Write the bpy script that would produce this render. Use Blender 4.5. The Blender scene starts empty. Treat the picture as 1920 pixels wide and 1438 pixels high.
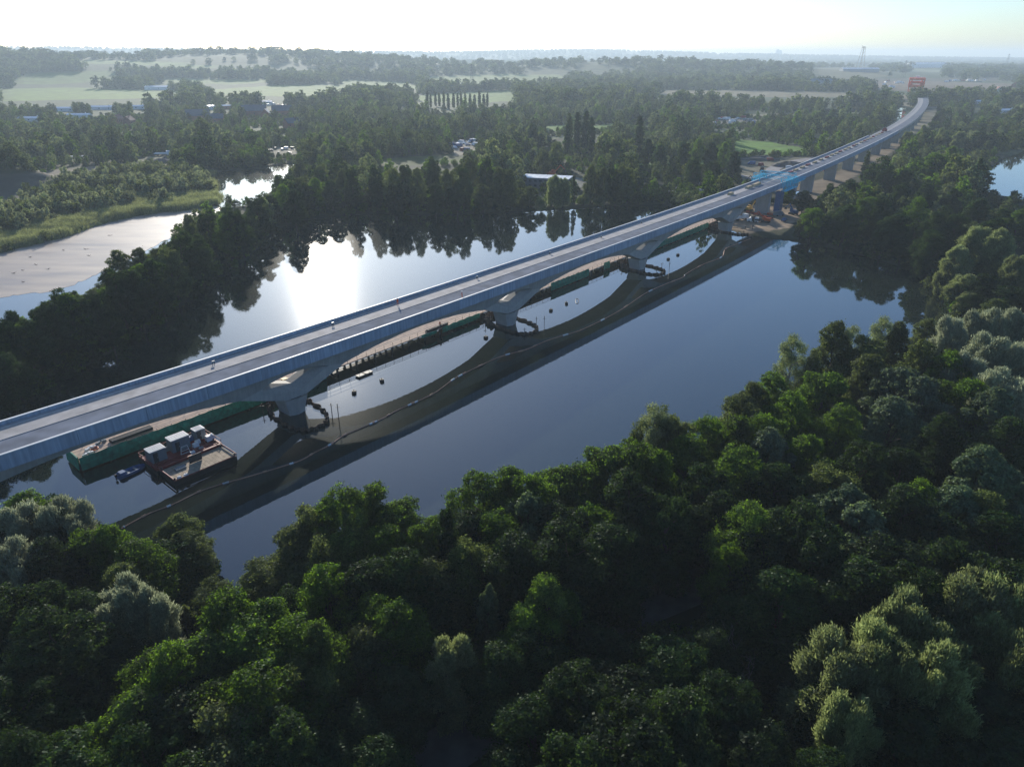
import bpy, math, random
import numpy as np
from mathutils import Vector
R = math.radians
SC = bpy.context.scene
COL = SC.collection
# ---------------------------------------------------------------- camera
HCAM = 72.0; FPX = 1332.0; HZN = 103.0
PITCH = math.atan((719 - HZN) / FPX)
cam = bpy.data.cameras.new("camera"); camo = bpy.data.objects.new("camera", cam); COL.objects.link(camo)
camo.location = (0, 0, HCAM); camo.rotation_euler = (math.pi / 2 - PITCH, 0, 0)
cam.sensor_width = 36; cam.lens = 36 * FPX / 1920; cam.clip_start = 0.5; cam.clip_end = 40000
SC.camera = camo
# ---------------------------------------------------------------- light
SUN_EL, SUN_AZ = 16.2, -15.4          # degrees; azimuth from +Y towards +X
w = bpy.data.worlds.new("World"); SC.world = w; w.use_nodes = True
wt = w.node_tree; bg = wt.nodes["Background"]
sky = wt.nodes.new("ShaderNodeTexSky"); sky.sky_type = 'NISHITA'; sky.sun_disc = False
sky.sun_elevation = R(SUN_EL); sky.sun_rotation = R(SUN_AZ)
sky.altitude = 50; sky.air_density = 1.0; sky.dust_density = 0.7; sky.ozone_density = 3.0
tn = wt.nodes.new("ShaderNodeVectorMath"); tn.operation = 'MULTIPLY'; tn.inputs[1].default_value = (.85, .99, 1.18)
wt.links.new(sky.outputs[0], tn.inputs[0]); wt.links.new(tn.outputs[0], bg.inputs[0]); bg.inputs[1].default_value = 0.112
sun = bpy.data.lights.new("sun", 'SUN'); sun.energy = 4.6; sun.angle = R(0.5); sun.color = (1, .93, .82)
suno = bpy.data.objects.new("sun", sun); COL.objects.link(suno)
sd = Vector((math.sin(R(SUN_AZ)) * math.cos(R(SUN_EL)), math.cos(R(SUN_AZ)) * math.cos(R(SUN_EL)), math.sin(R(SUN_EL))))
suno.rotation_euler = (-sd).to_track_quat('-Z', 'Y').to_euler()
suno.location = (-100, 300, 200)
vs = SC.view_settings; vs.view_transform = 'Standard'; vs.look = 'None'; vs.gamma = 1; vs.exposure = 0.55
SC.cycles.use_denoising = True; SC.cycles.denoiser = 'OPENIMAGEDENOISE'; SC.cycles.denoising_input_passes = 'RGB_ALBEDO_NORMAL'; SC.cycles.denoising_prefilter = 'NONE'
SC.cycles.max_bounces = 6; SC.cycles.diffuse_bounces = 2; SC.cycles.glossy_bounces = 3
SC.cycles.transmission_bounces = 3; SC.cycles.transparent_max_bounces = 6; SC.cycles.volume_bounces = 0
SC.cycles.caustics_reflective = False; SC.cycles.caustics_refractive = False
HAZE_DENSITY = 0.00015
# ---------------------------------------------------------------- plan helpers
CP, SP = math.cos(PITCH), math.sin(PITCH)
def G(x, y, z=0.0):                   # survey: a point of the plan at height z
    a = x - 960; b = 719 - y
    r = (a, b * SP + FPX * CP, b * CP - FPX * SP); t = (z - HCAM) / r[2]
    return (r[0] * t, r[1] * t)
def proj(P):
    P = np.asarray(P, float); d = P - np.array([0, 0, HCAM])
    wv = d[:, 1] * CP - d[:, 2] * SP; u = d[:, 1] * SP + d[:, 2] * CP
    ok = wv > 1; wv = np.where(ok, wv, 1)
    return np.where(ok, 960 + FPX * d[:, 0] / wv, -9999), np.where(ok, 719 - FPX * u / wv, 9999)
KN = [0, 150, 300, 450, 650, 850, 1050, 1350.]
TH = np.radians([47.58, 50.72, 51.59, 54.09, 55.72, 58.46, 60.5, 64.19])
PS = np.arange(-60, 2300, 2.); PT = np.interp(PS, KN, TH)
_i0 = 30
PX = np.concatenate([[0], np.cumsum(np.cos(PT[:-1]) * 2)]); PY = np.concatenate([[0], np.cumsum(np.sin(PT[:-1]) * 2)])
PX += -105.19 - PX[_i0]; PY += 68.35 - PY[_i0]
def BP(s, off, z=0.0):                # along the viaduct: distance, offset from its near edge, height
    a = float(np.interp(s, PS, PT))
    return (float(np.interp(s, PS, PX)) - math.sin(a) * off, float(np.interp(s, PS, PY)) + math.cos(a) * off, z)
def BA(s): return float(np.interp(s, PS, PT))
def pip(px, py, poly):
    px = np.asarray(px); py = np.asarray(py); ins = np.zeros(px.shape, bool); n = len(poly)
    for i in range(n):
        x1, y1 = poly[i]; x2, y2 = poly[(i + 1) % n]
        if y1 == y2: continue
        c = ((y1 > py) != (y2 > py)) & (px < (x2 - x1) * (py - y1) / (y2 - y1) + x1)
        ins ^= c
    return ins
def sdist(px, py, poly):              # signed distance, inside negative
    d = np.full(np.shape(px), 1e9)
    for i in range(len(poly)):
        x1, y1 = poly[i]; x2, y2 = poly[(i + 1) % len(poly)]
        dx, dy = x2 - x1, y2 - y1; L = dx * dx + dy * dy + 1e-9
        t = np.clip(((px - x1) * dx + (py - y1) * dy) / L, 0, 1)
        d = np.minimum(d, np.hypot(px - x1 - t * dx, py - y1 - t * dy))
    return np.where(pip(px, py, poly), -d, d)
# ---------------------------------------------------------------- materials
MATS = {}
def nmat(name):
    m = bpy.data.materials.new(name); m.use_nodes = True; MATS[name] = m
    return m, m.node_tree.nodes, m.node_tree.links
def mat(name, col, rough=.8, metal=0., var=.18, scale=.6, bump=0., bscale=4., island=0., spec=.3, streak=0.):
    if name in MATS: return MATS[name]
    m, N, L = nmat(name); b = N["Principled BSDF"]
    b.inputs["Roughness"].default_value = rough; b.inputs["Metallic"].default_value = metal
    b.inputs["Specular IOR Level"].default_value = spec
    tc = N.new("ShaderNodeTexCoord"); ns = N.new("ShaderNodeTexNoise"); ns.inputs["Scale"].default_value = scale; ns.inputs["Detail"].default_value = 6
    L.new(tc.outputs["Object"], ns.inputs["Vector"])
    mr = N.new("ShaderNodeMapRange"); mr.inputs[1].default_value = .3; mr.inputs[2].default_value = .7
    mr.inputs[3].default_value = 1 - var; mr.inputs[4].default_value = 1 + var
    L.new(ns.outputs[0], mr.inputs[0]); f = mr.outputs[0]
    if island:
        ge = N.new("ShaderNodeNewGeometry"); m2 = N.new("ShaderNodeMapRange"); m2.inputs[3].default_value = 1 - island; m2.inputs[4].default_value = 1 + island
        L.new(ge.outputs["Random Per Island"], m2.inputs[0]); mu = N.new("ShaderNodeMath"); mu.operation = 'MULTIPLY'
        L.new(f, mu.inputs[0]); L.new(m2.outputs[0], mu.inputs[1]); f = mu.outputs[0]
    if streak:
        mp = N.new("ShaderNodeMapping"); mp.inputs["Scale"].default_value = (2.2, 2.2, .12); L.new(tc.outputs["Object"], mp.inputs[0])
        n2 = N.new("ShaderNodeTexNoise"); n2.inputs["Scale"].default_value = 1; n2.inputs["Detail"].default_value = 5; L.new(mp.outputs[0], n2.inputs["Vector"])
        m3 = N.new("ShaderNodeMapRange"); m3.inputs[1].default_value = .3; m3.inputs[2].default_value = .7; m3.inputs[3].default_value = 1 - streak; m3.inputs[4].default_value = 1 + streak
        L.new(n2.outputs[0], m3.inputs[0]); mu = N.new("ShaderNodeMath"); mu.operation = 'MULTIPLY'
        L.new(f, mu.inputs[0]); L.new(m3.outputs[0], mu.inputs[1]); f = mu.outputs[0]
    mx = N.new("ShaderNodeVectorMath"); mx.operation = 'SCALE'; mx.inputs[0].default_value = col[:3]
    L.new(f, mx.inputs["Scale"]); L.new(mx.outputs[0], b.inputs["Base Color"])
    if bump:
        n3 = N.new("ShaderNodeTexNoise"); n3.inputs["Scale"].default_value = bscale; n3.inputs["Detail"].default_value = 8; L.new(tc.outputs["Object"], n3.inputs["Vector"])
        bp = N.new("ShaderNodeBump"); bp.inputs["Strength"].default_value = bump; bp.inputs["Distance"].default_value = .1
        L.new(n3.outputs[0], bp.inputs["Height"]); L.new(bp.outputs[0], b.inputs["Normal"])
    return m
def leafmat(name, col, trans=(.12, .2, .02), tmix=.4, var=.35, gloss=.008, hue=.3):
    m, N, L = nmat(name); N.remove(N["Principled BSDF"]); out = N["Material Output"]
    tc = N.new("ShaderNodeTexCoord"); ns = N.new("ShaderNodeTexNoise"); ns.inputs["Scale"].default_value = .45; ns.inputs["Detail"].default_value = 3
    L.new(tc.outputs["Object"], ns.inputs["Vector"])
    ge = N.new("ShaderNodeNewGeometry"); oi = N.new("ShaderNodeObjectInfo")
    def mr(src, a, b, c, d):
        q = N.new("ShaderNodeMapRange"); q.inputs[1].default_value = a; q.inputs[2].default_value = b; q.inputs[3].default_value = c; q.inputs[4].default_value = d
        L.new(src, q.inputs[0]); return q.outputs[0]
    def mul(a, b):
        q = N.new("ShaderNodeMath"); q.operation = 'MULTIPLY'; L.new(a, q.inputs[0]); L.new(b, q.inputs[1]); return q.outputs[0]
    f = mul(mul(mr(ns.outputs[0], .3, .7, 1 - var, 1 + var), mr(ge.outputs["Random Per Island"], 0, 1, .65, 1.35)), mr(oi.outputs["Random"], 0, 1, 1 - hue, 1 + hue))
    hs = N.new("ShaderNodeHueSaturation"); hs.inputs["Color"].default_value = (*col, 1)
    mm = N.new("ShaderNodeMath"); mm.operation = 'MULTIPLY_ADD'; mm.inputs[1].default_value = 7.31; mm.inputs[2].default_value = 0
    L.new(oi.outputs["Random"], mm.inputs[0]); fr = N.new("ShaderNodeMath"); fr.operation = 'FRACT'; L.new(mm.outputs[0], fr.inputs[0])
    L.new(mr(fr.outputs[0], 0, 1, .475, .52), hs.inputs["Hue"]); L.new(mr(fr.outputs[0], 0, 1, .75, 1.1), hs.inputs["Saturation"])
    sc = N.new("ShaderNodeVectorMath"); sc.operation = 'SCALE'; L.new(hs.outputs[0], sc.inputs[0]); L.new(f, sc.inputs["Scale"])
    s2 = N.new("ShaderNodeVectorMath"); s2.operation = 'SCALE'; s2.inputs[0].default_value = trans; L.new(f, s2.inputs["Scale"])
    d = N.new("ShaderNodeBsdfDiffuse"); L.new(sc.outputs[0], d.inputs[0])
    t = N.new("ShaderNodeBsdfTranslucent"); L.new(s2.outputs[0], t.inputs[0])
    x = N.new("ShaderNodeMixShader"); x.inputs[0].default_value = tmix; L.new(d.outputs[0], x.inputs[1]); L.new(t.outputs[0], x.inputs[2])
    g = N.new("ShaderNodeBsdfGlossy"); g.inputs["Roughness"].default_value = .45; g.inputs[0].default_value = (.8, .9, .8, 1)
    y = N.new("ShaderNodeMixShader"); y.inputs[0].default_value = gloss; L.new(x.outputs[0], y.inputs[1]); L.new(g.outputs[0], y.inputs[2])
    L.new(y.outputs[0], out.inputs[0]); return m
M_CONC = mat("pale_concrete", (.38, .37, .35), .75, var=.10, scale=.5, bump=.15, streak=.08)
M_FASC = mat("fascia_concrete_skylight_tint", (.24, .30, .38), .7, var=.09, scale=.18, island=.10, streak=.2)  # blue skylight on the shaded face is put into the grey concrete's colour
M_GIRD = mat("girder_concrete", (.30, .30, .29), .8, var=.10, scale=.4, streak=.10)
M_DECK = mat("deck_concrete", (.33, .31, .295), .85, var=.24, streak=.0, scale=.35, bump=.1)
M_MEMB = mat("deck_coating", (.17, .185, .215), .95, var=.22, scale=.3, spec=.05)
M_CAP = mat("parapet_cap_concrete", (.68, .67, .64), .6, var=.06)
M_RUST = mat("rusty_sheet_pile", (.075, .05, .038), .85, var=.4, scale=1.5)
M_RUSTD = mat("dark_steel", (.035, .035, .04), .6, var=.2)
M_SANDY = mat("jetty_boards", (.50, .37, .28), .9, var=.12, scale=.8)
M_GREEN = mat("green_debris_net", (.012, .20, .13), .6, var=.4, scale=1.2)
M_CYAN = mat("cyan_painted_steel", (.05, .55, .72), .5, var=.15)
M_BLUE = mat("blue_painted_steel", (.03, .10, .25), .5, var=.15)
M_RED = mat("red_painted_steel", (.22, .035, .03), .55, var=.3, scale=2)
M_ORANGE = mat("orange_plastic", (.55, .10, .03), .5, var=.15)
M_GREY = mat("grey_container_paint", (.19, .22, .24), .5, var=.1)
M_WHITE = mat("white_paint", (.75, .75, .74), .5, var=.05)
M_WOODD = mat("timber_deck", (.36, .29, .21), .85, var=.3, scale=1.6)
M_BLACK = mat("black_rubber", (.015, .016, .018), .7)
M_GLASS = mat("dark_glass", (.03, .04, .05), .15, spec=.5)
M_ORG2 = mat("signal_orange_steel", (.85, .15, .06), .5, var=.15)
M_YEL = mat("ochre_paint", (.5, .30, .05), .6)
M_TARP = mat("tan_tarpaulin", (.38, .29, .17), .8, var=.25, scale=1)
M_BRICK = mat("red_brick", (.26, .10, .07), .85, var=.2)
M_ROOFT = mat("red_roof_tile", (.25, .11, .08), .8, var=.2)
M_ROOFG = mat("slate_roof", (.10, .11, .13), .6, var=.2)
M_ROOFL = mat("light_roof_sheet", (.62, .64, .66), .45, var=.1)
M_BARK = mat("bark", (.07, .055, .042), .9, var=.3, scale=2)
M_BARKL = mat("pale_bark", (.22, .20, .18), .9, var=.35, scale=2)
M_MUD = mat("spoil_earth", (.10, .088, .078), .95, var=.3, scale=.2, bump=.5, bscale=.8)
L_ALDER = leafmat("alder_leaf", (.026, .055, .010), (.17, .30, .02), .45)
L_OLIVE = leafmat("olive_leaf", (.045, .062, .022), (.18, .23, .05), .40)
L_SILVER = leafmat("silver_willow_leaf", (.19, .215, .14), (.38, .42, .24), .35, gloss=.015)
L_SAGE = leafmat("sage_willow_leaf", (.10, .13, .055), (.30, .36, .12), .4, gloss=.015)
L_DARK = leafmat("dark_leaf", (.013, .028, .009), (.06, .11, .015), .35)
L_PALE = leafmat("pale_clump_leaf", (.07, .10, .055), (.18, .25, .08), .35, gloss=.015)
L_RUSTY = leafmat("russet_leaf", (.10, .045, .03), (.18, .07, .02), .35)
L_REED = leafmat("reed_blade", (.17, .20, .085), (.30, .33, .12), .4)
L_SCRUB = leafmat("scrub_leaf", (.17, .21, .11), (.42, .46, .20), .42)
L_FAR = leafmat("distant_leaf", (.040, .058, .024), (.16, .21, .05), .38, hue=.5)
# ---------------------------------------------------------------- mesh helpers
class MB:
    def __init__(s): s.v = []; s.f = []
    def add(s, v, f):
        o = len(s.v); s.v += [tuple(p) for p in v]; s.f += [tuple(i + o for i in q) for q in f]; return s
    def box(s, c, d, rz=0., taper=1.):
        cx, cy, cz = c; dx, dy, dz = d[0] / 2, d[1] / 2, d[2] / 2; ca, sa = math.cos(rz), math.sin(rz); v = []
        for z, k in ((-dz, 1), (dz, taper)):
            for x, y in ((-dx, -dy), (dx, -dy), (dx, dy), (-dx, dy)):
                x *= k; y *= k; v.append((cx + x * ca - y * sa, cy + x * sa + y * ca, cz + z))
        return s.add(v, [(3, 2, 1, 0), (4, 5, 6, 7), (0, 1, 5, 4), (1, 2, 6, 5), (2, 3, 7, 6), (3, 0, 4, 7)])
    def bar(s, a, b, r, n=4, r2=None):
        a, b = Vector(a), Vector(b); d = (b - a)
        if d.length < 1e-6: return s
        d.normalize(); u = d.cross(Vector((0, 0, 1)));
        if u.length < 1e-3: u = Vector((1, 0, 0))
        u.normalize(); w_ = d.cross(u); r2 = r if r2 is None else r2; v = []
        for p, q in ((a, r), (b, r2)):
            for k in range(n):
                t = 2 * math.pi * (k + .5) / n; v.append(p + u * math.cos(t) * q + w_ * math.sin(t) * q)
        return s.add(v, [(k, (k + 1) % n, n + (k + 1) % n, n + k) for k in range(n)] + [tuple(range(n))[::-1], tuple(range(n, 2 * n))])
    def prism(s, poly, z0, z1):
        n = len(poly); return s.add([(x, y, z0) for x, y in poly] + [(x, y, z1) for x, y in poly],
            [tuple(range(n))[::-1], tuple(range(n, 2 * n))] + [(k, (k + 1) % n, n + (k + 1) % n, n + k) for k in range(n)])
    def sweep(s, rings, closed=True, caps=True):   # rings: list of lists of points
        n = len(rings[0]); v = [p for r in rings for p in r]; f = []
        for i in range(len(rings) - 1):
            for k in range(n if closed else n - 1):
                a = i * n + k; b = i * n + (k + 1) % n; f.append((a, b, b + n, a + n))
        if caps and closed: f += [tuple(range(n))[::-1], tuple(range(len(v) - n, len(v)))]
        return s.add(v, f)
    def build(s, name, m, parent=None, smooth=False, loc=None, rz=0.):
        me = bpy.data.meshes.new(name); me.from_pydata(s.v, [], s.f); me.materials.append(m)
        if smooth:
            me.polygons.foreach_set("use_smooth", [True] * len(me.polygons))
        o = bpy.data.objects.new(name, me); COL.objects.link(o)
        if parent: o.parent = parent
        if loc: o.location = loc
        if rz: o.rotation_euler = (0, 0, rz)
        return o
def tag(o, label=None, cat=None, group=None, kind=None):
    for k, v in (("label", label), ("category", cat), ("group", group), ("kind", kind)):
        if v: o[k] = v
    return o
def empty(name, loc=(0, 0, 0), rz=0., **k):
    o = bpy.data.objects.new(name, None); COL.objects.link(o); o.location = loc; o.rotation_euler = (0, 0, rz); o.empty_display_size = .3
    return tag(o, **k)
def dup(root, loc, rz=0., scale=None, **k):
    r = root.copy(); COL.objects.link(r); r.location = loc; r.rotation_euler = (0, 0, rz)
    if scale is not None: r.scale = scale
    for ch in CH.get(root, []):
        c = ch.copy(); COL.objects.link(c); c.parent = r
        for g in CH.get(ch, []):
            d = g.copy(); COL.objects.link(d); d.parent = c
    return tag(r, **k)
CH = {}
def reg(root):                        # remember a prototype's children
    for o in list(COL.objects):
        if o.parent: CH.setdefault(o.parent, []); (o in CH[o.parent]) or CH[o.parent].append(o)
    return root
def npmesh(name, V, F, mats, mi=None):     # quads from numpy
    me = bpy.data.meshes.new(name); nv, nf = len(V), len(F)
    me.vertices.add(nv); me.vertices.foreach_set("co", np.asarray(V, np.float32).ravel())
    me.loops.add(nf * 4); me.loops.foreach_set("vertex_index", np.asarray(F, np.int32).ravel())
    me.polygons.add(nf); me.polygons.foreach_set("loop_start", np.arange(0, nf * 4, 4, dtype=np.int32))
    try: me.polygons.foreach_set("loop_total", np.full(nf, 4, np.int32))
    except Exception: pass
    for m in mats: me.materials.append(m)
    if mi is not None: me.polygons.foreach_set("material_index", np.asarray(mi, np.int32))
    me.update(calc_edges=True); me.validate(); return me

# ================================================================ SETTING
# --- lakes (plan outlines)
P_ = lambda pts, z=0.: [G(x, y, z) for x, y in pts]
near_shore = P_([(1700, 600), (1660, 600), (1590, 622), (1490, 655), (1440, 715), (1350, 762), (1240, 800), (1130, 850), (1050, 880), (930, 905), (850, 965), (775, 940), (680, 935), (600, 960), (540, 985)], 15)
near_shore = [(x - 1.0, y + 2.5) for x, y in near_shore]
left_shore = P_([(500, 1112), (475, 1135), (440, 1142), (420, 1110), (405, 1070), (350, 1040), (290, 1030)]) + P_([(215, 985), (150, 945), (60, 925), (0, 935), (-300, 935)], 13)
MAIN = P_([(-300, 870), (-60, 800), (100, 722), (200, 672), (280, 622), (350, 572), (400, 532), (440, 505), (472, 485), (500, 455), (530, 428), (570, 412), (640, 405), (700, 402), (830, 404), (1000, 396), (1120, 389), (1250, 384),
           (1320, 422), (1400, 441), (1480, 453), (1540, 464), (1620, 482), (1700, 508), (1750, 550), (1790, 585), (1775, 625)]) + near_shore + left_shore
LEFTL = P_([(-400, 760), (-60, 668), (40, 622), (110, 590), (200, 548), (270, 500), (330, 455), (375, 420), (410, 398), (430, 385), (395, 388), (300, 400), (250, 405), (180, 425), (100, 450), (0, 476), (-400, 560)])
POND = P_([(395, 345), (375, 332), (410, 322), (470, 318), (550, 308), (540, 325), (515, 352), (480, 378), (450, 388), (425, 388), (405, 380)])
RIGHTL = P_([(1850, 360), (1845, 330), (1880, 300), (1960, 270), (2200, 280), (2200, 400), (1960, 385)])
PONDA = P_([(1500, 262), (1530, 258), (1600, 272), (1580, 280), (1530, 275)])
PONDB = P_([(1535, 208), (1560, 205), (1625, 207), (1620, 212), (1560, 212)])
CHANNEL = P_([(1690, 202), (1703, 202), (1690, 222), (1672, 236), (1668, 236), (1682, 218)])
LAKES = [MAIN, LEFTL, POND, RIGHTL, PONDA, PONDB, CHANNEL]
PATH = P_([(1520, 1020), (1420, 1050), (1320, 1092), (1200, 1140), (1110, 1190), (1000, 1270), (900, 1365), (820, 1415), (700, 1480), (560, 1560)], 1.0)
# --- open ground seen between the trees (plan, from the survey) : outline, colour
OPEN = [
 ([(20, 152), (60, 138), (215, 132), (222, 150), (140, 157), (40, 159)], (.13, .17, .06)),
 ([(0, 167), (130, 164), (330, 172), (352, 182), (250, 185), (0, 191)], (.21, .24, .10)),
 ([(300, 147), (500, 150), (505, 156), (420, 159), (310, 155)], (.19, .22, .10)),
 ([(375, 170), (520, 160), (640, 160), (650, 172), (560, 181), (430, 181)], (.22, .24, .11)),
 ([(640, 150), (760, 155), (800, 168), (700, 166), (640, 160)], (.20, .22, .11)),
 ([(770, 184), (800, 178), (960, 170), (968, 189), (900, 194), (800, 192)], (.18, .22, .10)),
 ([(800, 145), (940, 139), (1050, 140), (1060, 152), (900, 158), (800, 153)], (.24, .24, .14)),
 ([(160, 112), (290, 116), (420, 124), (400, 130), (260, 124), (150, 118)], (.26, .27, .16)),
 ([(1225, 170), (1400, 170), (1610, 174), (1620, 181), (1500, 184), (1240, 178)], (.26, .22, .15)),
 ([(1385, 262), (1440, 266), (1525, 282), (1500, 291), (1390, 289), (1370, 275)], (.15, .22, .05)),
 ([(1015, 237), (1062, 235), (1067, 244), (1030, 247)], (.15, .21, .07)),
 ([(1080, 240), (1150, 232), (1160, 238), (1100, 248)], (.13, .19, .06)),
 ([(1190, 308), (1330, 300), (1340, 312), (1200, 318)], (.13, .18, .05)),
 ([(1520, 128), (1620, 126), (1650, 132), (1660, 146), (1580, 152), (1530, 148)], (.22, .20, .12)),
 ([(1640, 154), (1700, 150), (1900, 158), (1900, 170), (1740, 172), (1640, 168)], (.24, .18, .14)),
 ([(1600, 148), (1900, 146), (1900, 152), (1640, 153)], (.17, .15, .12)),
 ([(1640, 172), (1700, 178), (1712, 205), (1690, 205), (1700, 190), (1680, 180)], (.36, .27, .21)),
 ([(50, 330), (110, 318), (200, 310), (300, 304), (320, 312), (240, 322), (150, 330), (90, 340)], (.22, .175, .14)),
 ([(-100, 335), (60, 322), (110, 345), (80, 378), (-100, 385)], (.10, .088, .078)),
 ([(250, 300), (300, 290), (330, 296), (320, 310), (260, 308)], (.18, .17, .11)),
 ([(690, 300), (860, 288), (880, 304), (760, 312), (710, 310)], (.085, .09, .045)),
 ([(842, 268), (890, 262), (895, 288), (850, 294)], (.30, .26, .21)),
 ([(970, 335), (1010, 328), (1140, 338), (1180, 350), (1150, 352), (1000, 350)], (.20, .19, .18)),
 ([(1335, 225), (1400, 222), (1430, 228), (1400, 234), (1340, 233)], (.17, .165, .15)),
 ([(1400, 215), (1530, 212), (1530, 218), (1410, 222)], (.20, .18, .13)),
 ([(500, 278), (560, 276), (560, 292), (505, 294)], (.28, .25, .20)),
 ([(1380, 296), (1460, 296), (1640, 290), (1560, 310), (1480, 335), (1440, 345), (1390, 345)], (.20, .175, .13)),
 ([(1360, 404), (1395, 384), (1500, 384), (1510, 400), (1475, 428), (1400, 438), (1345, 428)], (.38, .28, .22)),
 ([(1450, 355), (1530, 340), (1640, 290), (1680, 262), (1700, 265), (1640, 310), (1560, 355), (1540, 375), (1470, 382)], (.27, .21, .17)),
 ([(1730, 200), (1760, 200), (1750, 232), (1715, 250), (1700, 245), (1725, 225)], (.27, .24, .20)),
]
SCRUB = [(-100, 440), (0, 400), (60, 372), (120, 340), (220, 322), (300, 318), (400, 325), (395, 350), (410, 378), (380, 392), (250, 405), (100, 450), (0, 474), (-100, 500)]
BUMPS = [(-1050, 2750, 620, 420, 60), (-560, 2900, 500, 330, 22), (-1750, 2150, 480, 300, 58), (-2600, 2300, 600, 500, 70), (700, 2700, 520, 300, 32), (330, 2800, 300, 260, 20),
         (-5200, 7800, 2200, 900, 120), (-1500, 8200, 2000, 800, 62), (500, 9500, 1500, 900, 70), (1500, 10500, 2500, 900, 55), (3800, 9500, 2500, 1000, 28),
         (-3500, 4600, 1500, 700, 62), (-700, 5200, 1300, 600, 18), (950, 1750, 260, 160, 6), (1700, 3600, 900, 500, 18), (-1900, 3300, 500, 300, 45)]
def base_height(x, y):
    h = np.zeros(np.shape(x))
    for bx, by, sx, sy, a in BUMPS: h = h + a * np.exp(-((x - bx) / sx) ** 2 / 1.6 - ((y - by) / sy) ** 2 / 1.6)
    return h + .9
def height(x, y):
    x = np.asarray(x, float); y = np.asarray(y, float); h = base_height(x, y)
    h = h + .25 * np.sin(x * .13 + 1) * np.sin(y * .11) + .15 * np.sin(x * .41) * np.sin(y * .37 + 2)
    near = (np.abs(x) < 1500) & (y < 1700)
    for poly in LAKES:
        q = np.array(poly); m = near & (x > q[:, 0].min() - 12) & (x < q[:, 0].max() + 12) & (y > q[:, 1].min() - 12) & (y < q[:, 1].max() + 12)
        if m.any():
            d = sdist(x[m], y[m], poly); t = np.clip((d + 1.2) / 3.6, 0, 1); h[m] = -1.6 * (1 - t) + h[m] * t
    # spoil heap beside the reed bed
    mx, my = G(10, 352); h = h + 13 * np.exp(-((x - mx) / 30) ** 2 - ((y - my) / 18) ** 2) * (1 + .12 * np.sin(x * .3) * np.sin(y * .4))
    return h
def grow(a, b, step, lo, hi, g):
    c = list(np.arange(a, b + .1, step)); d = step
    while c[-1] < hi: d *= g; c.append(c[-1] + d)
    d = step; e = []; v = a
    while v > lo: d *= g; v -= d; e.append(v)
    return np.array(e[::-1] + c)
gx = grow(-260, 330, 2.6, -9500, 9500, 1.05); gy = grow(25, 520, 2.6, -60, 13500, 1.022)
X, Y = np.meshgrid(gx, gy); nx, ny = len(gx), len(gy)
Z = height(X.ravel(), Y.ravel())
V = np.column_stack([X.ravel(), Y.ravel(), Z])
ii, jj = np.meshgrid(np.arange(nx - 1), np.arange(ny - 1)); k0 = (jj * nx + ii).ravel()
F = np.column_stack([k0, k0 + 1, k0 + 1 + nx, k0 + nx])
C = np.zeros((len(V), 4)); C[:, :3] = (.040, .045, .024); C[:, 3] = 1
up, vp = proj(V)
xs_, ys_ = V[:, 0], V[:, 1]
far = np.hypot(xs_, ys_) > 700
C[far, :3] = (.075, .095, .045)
patch = (np.sin(xs_ * .0061 + 2 * np.sin(ys_ * .0021)) * np.sin(ys_ * .0039 + 1.3 * np.sin(xs_ * .003)) > .35) & (ys_ > 2600)
C[patch, :3] = (.20, .22, .12)
for poly, c in OPEN:
    C[pip(up, vp, poly), :3] = np.array(c) * ((.72, .92, .46) if c[1] >= c[0] else (.78, .80, .70))
C[pip(up, vp, SCRUB) & (ys_ < 700), :3] = (.11, .13, .055)
def path_d(x, y, pl):
    d = np.full(np.shape(x), 1e9)
    for (x1, y1), (x2, y2) in zip(pl, pl[1:]):
        dx, dy = x2 - x1, y2 - y1; t = np.clip(((x - x1) * dx + (y - y1) * dy) / (dx * dx + dy * dy), 0, 1)
        d = np.minimum(d, np.hypot(x - x1 - t * dx, y - y1 - t * dy))
    return d
me = npmesh("ground", V, F, [])
ca = me.color_attributes.new("Col", 'FLOAT_COLOR', 'POINT'); ca.data.foreach_set("color", C.astype(np.float32).ravel())
me.polygons.foreach_set("use_smooth", [True] * len(me.polygons))
m, N, L = nmat("ground_soil_and_grass"); b = N["Principled BSDF"]; b.inputs["Roughness"].default_value = .95; b.inputs["Specular IOR Level"].default_value = .1
at = N.new("ShaderNodeVertexColor"); at.layer_name = "Col"; tc = N.new("ShaderNodeTexCoord")
n1 = N.new("ShaderNodeTexNoise"); n1.inputs["Scale"].default_value = .045; n1.inputs["Detail"].default_value = 12; n1.inputs["Roughness"].default_value = .65; L.new(tc.outputs["Object"], n1.inputs["Vector"])
mr = N.new("ShaderNodeMapRange"); mr.inputs[1].default_value = .3; mr.inputs[2].default_value = .7; mr.inputs[3].default_value = .6; mr.inputs[4].default_value = 1.4; L.new(n1.outputs[0], mr.inputs[0])
sc_ = N.new("ShaderNodeVectorMath"); sc_.operation = 'SCALE'; L.new(at.outputs[0], sc_.inputs[0]); L.new(mr.outputs[0], sc_.inputs["Scale"]); L.new(sc_.outputs[0], b.inputs["Base Color"])
me.materials.append(m); ground = bpy.data.objects.new("ground", me); COL.objects.link(ground); tag(ground, kind="structure")
def hz(x, y): return float(height(np.array([x]), np.array([y]))[0])
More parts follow.
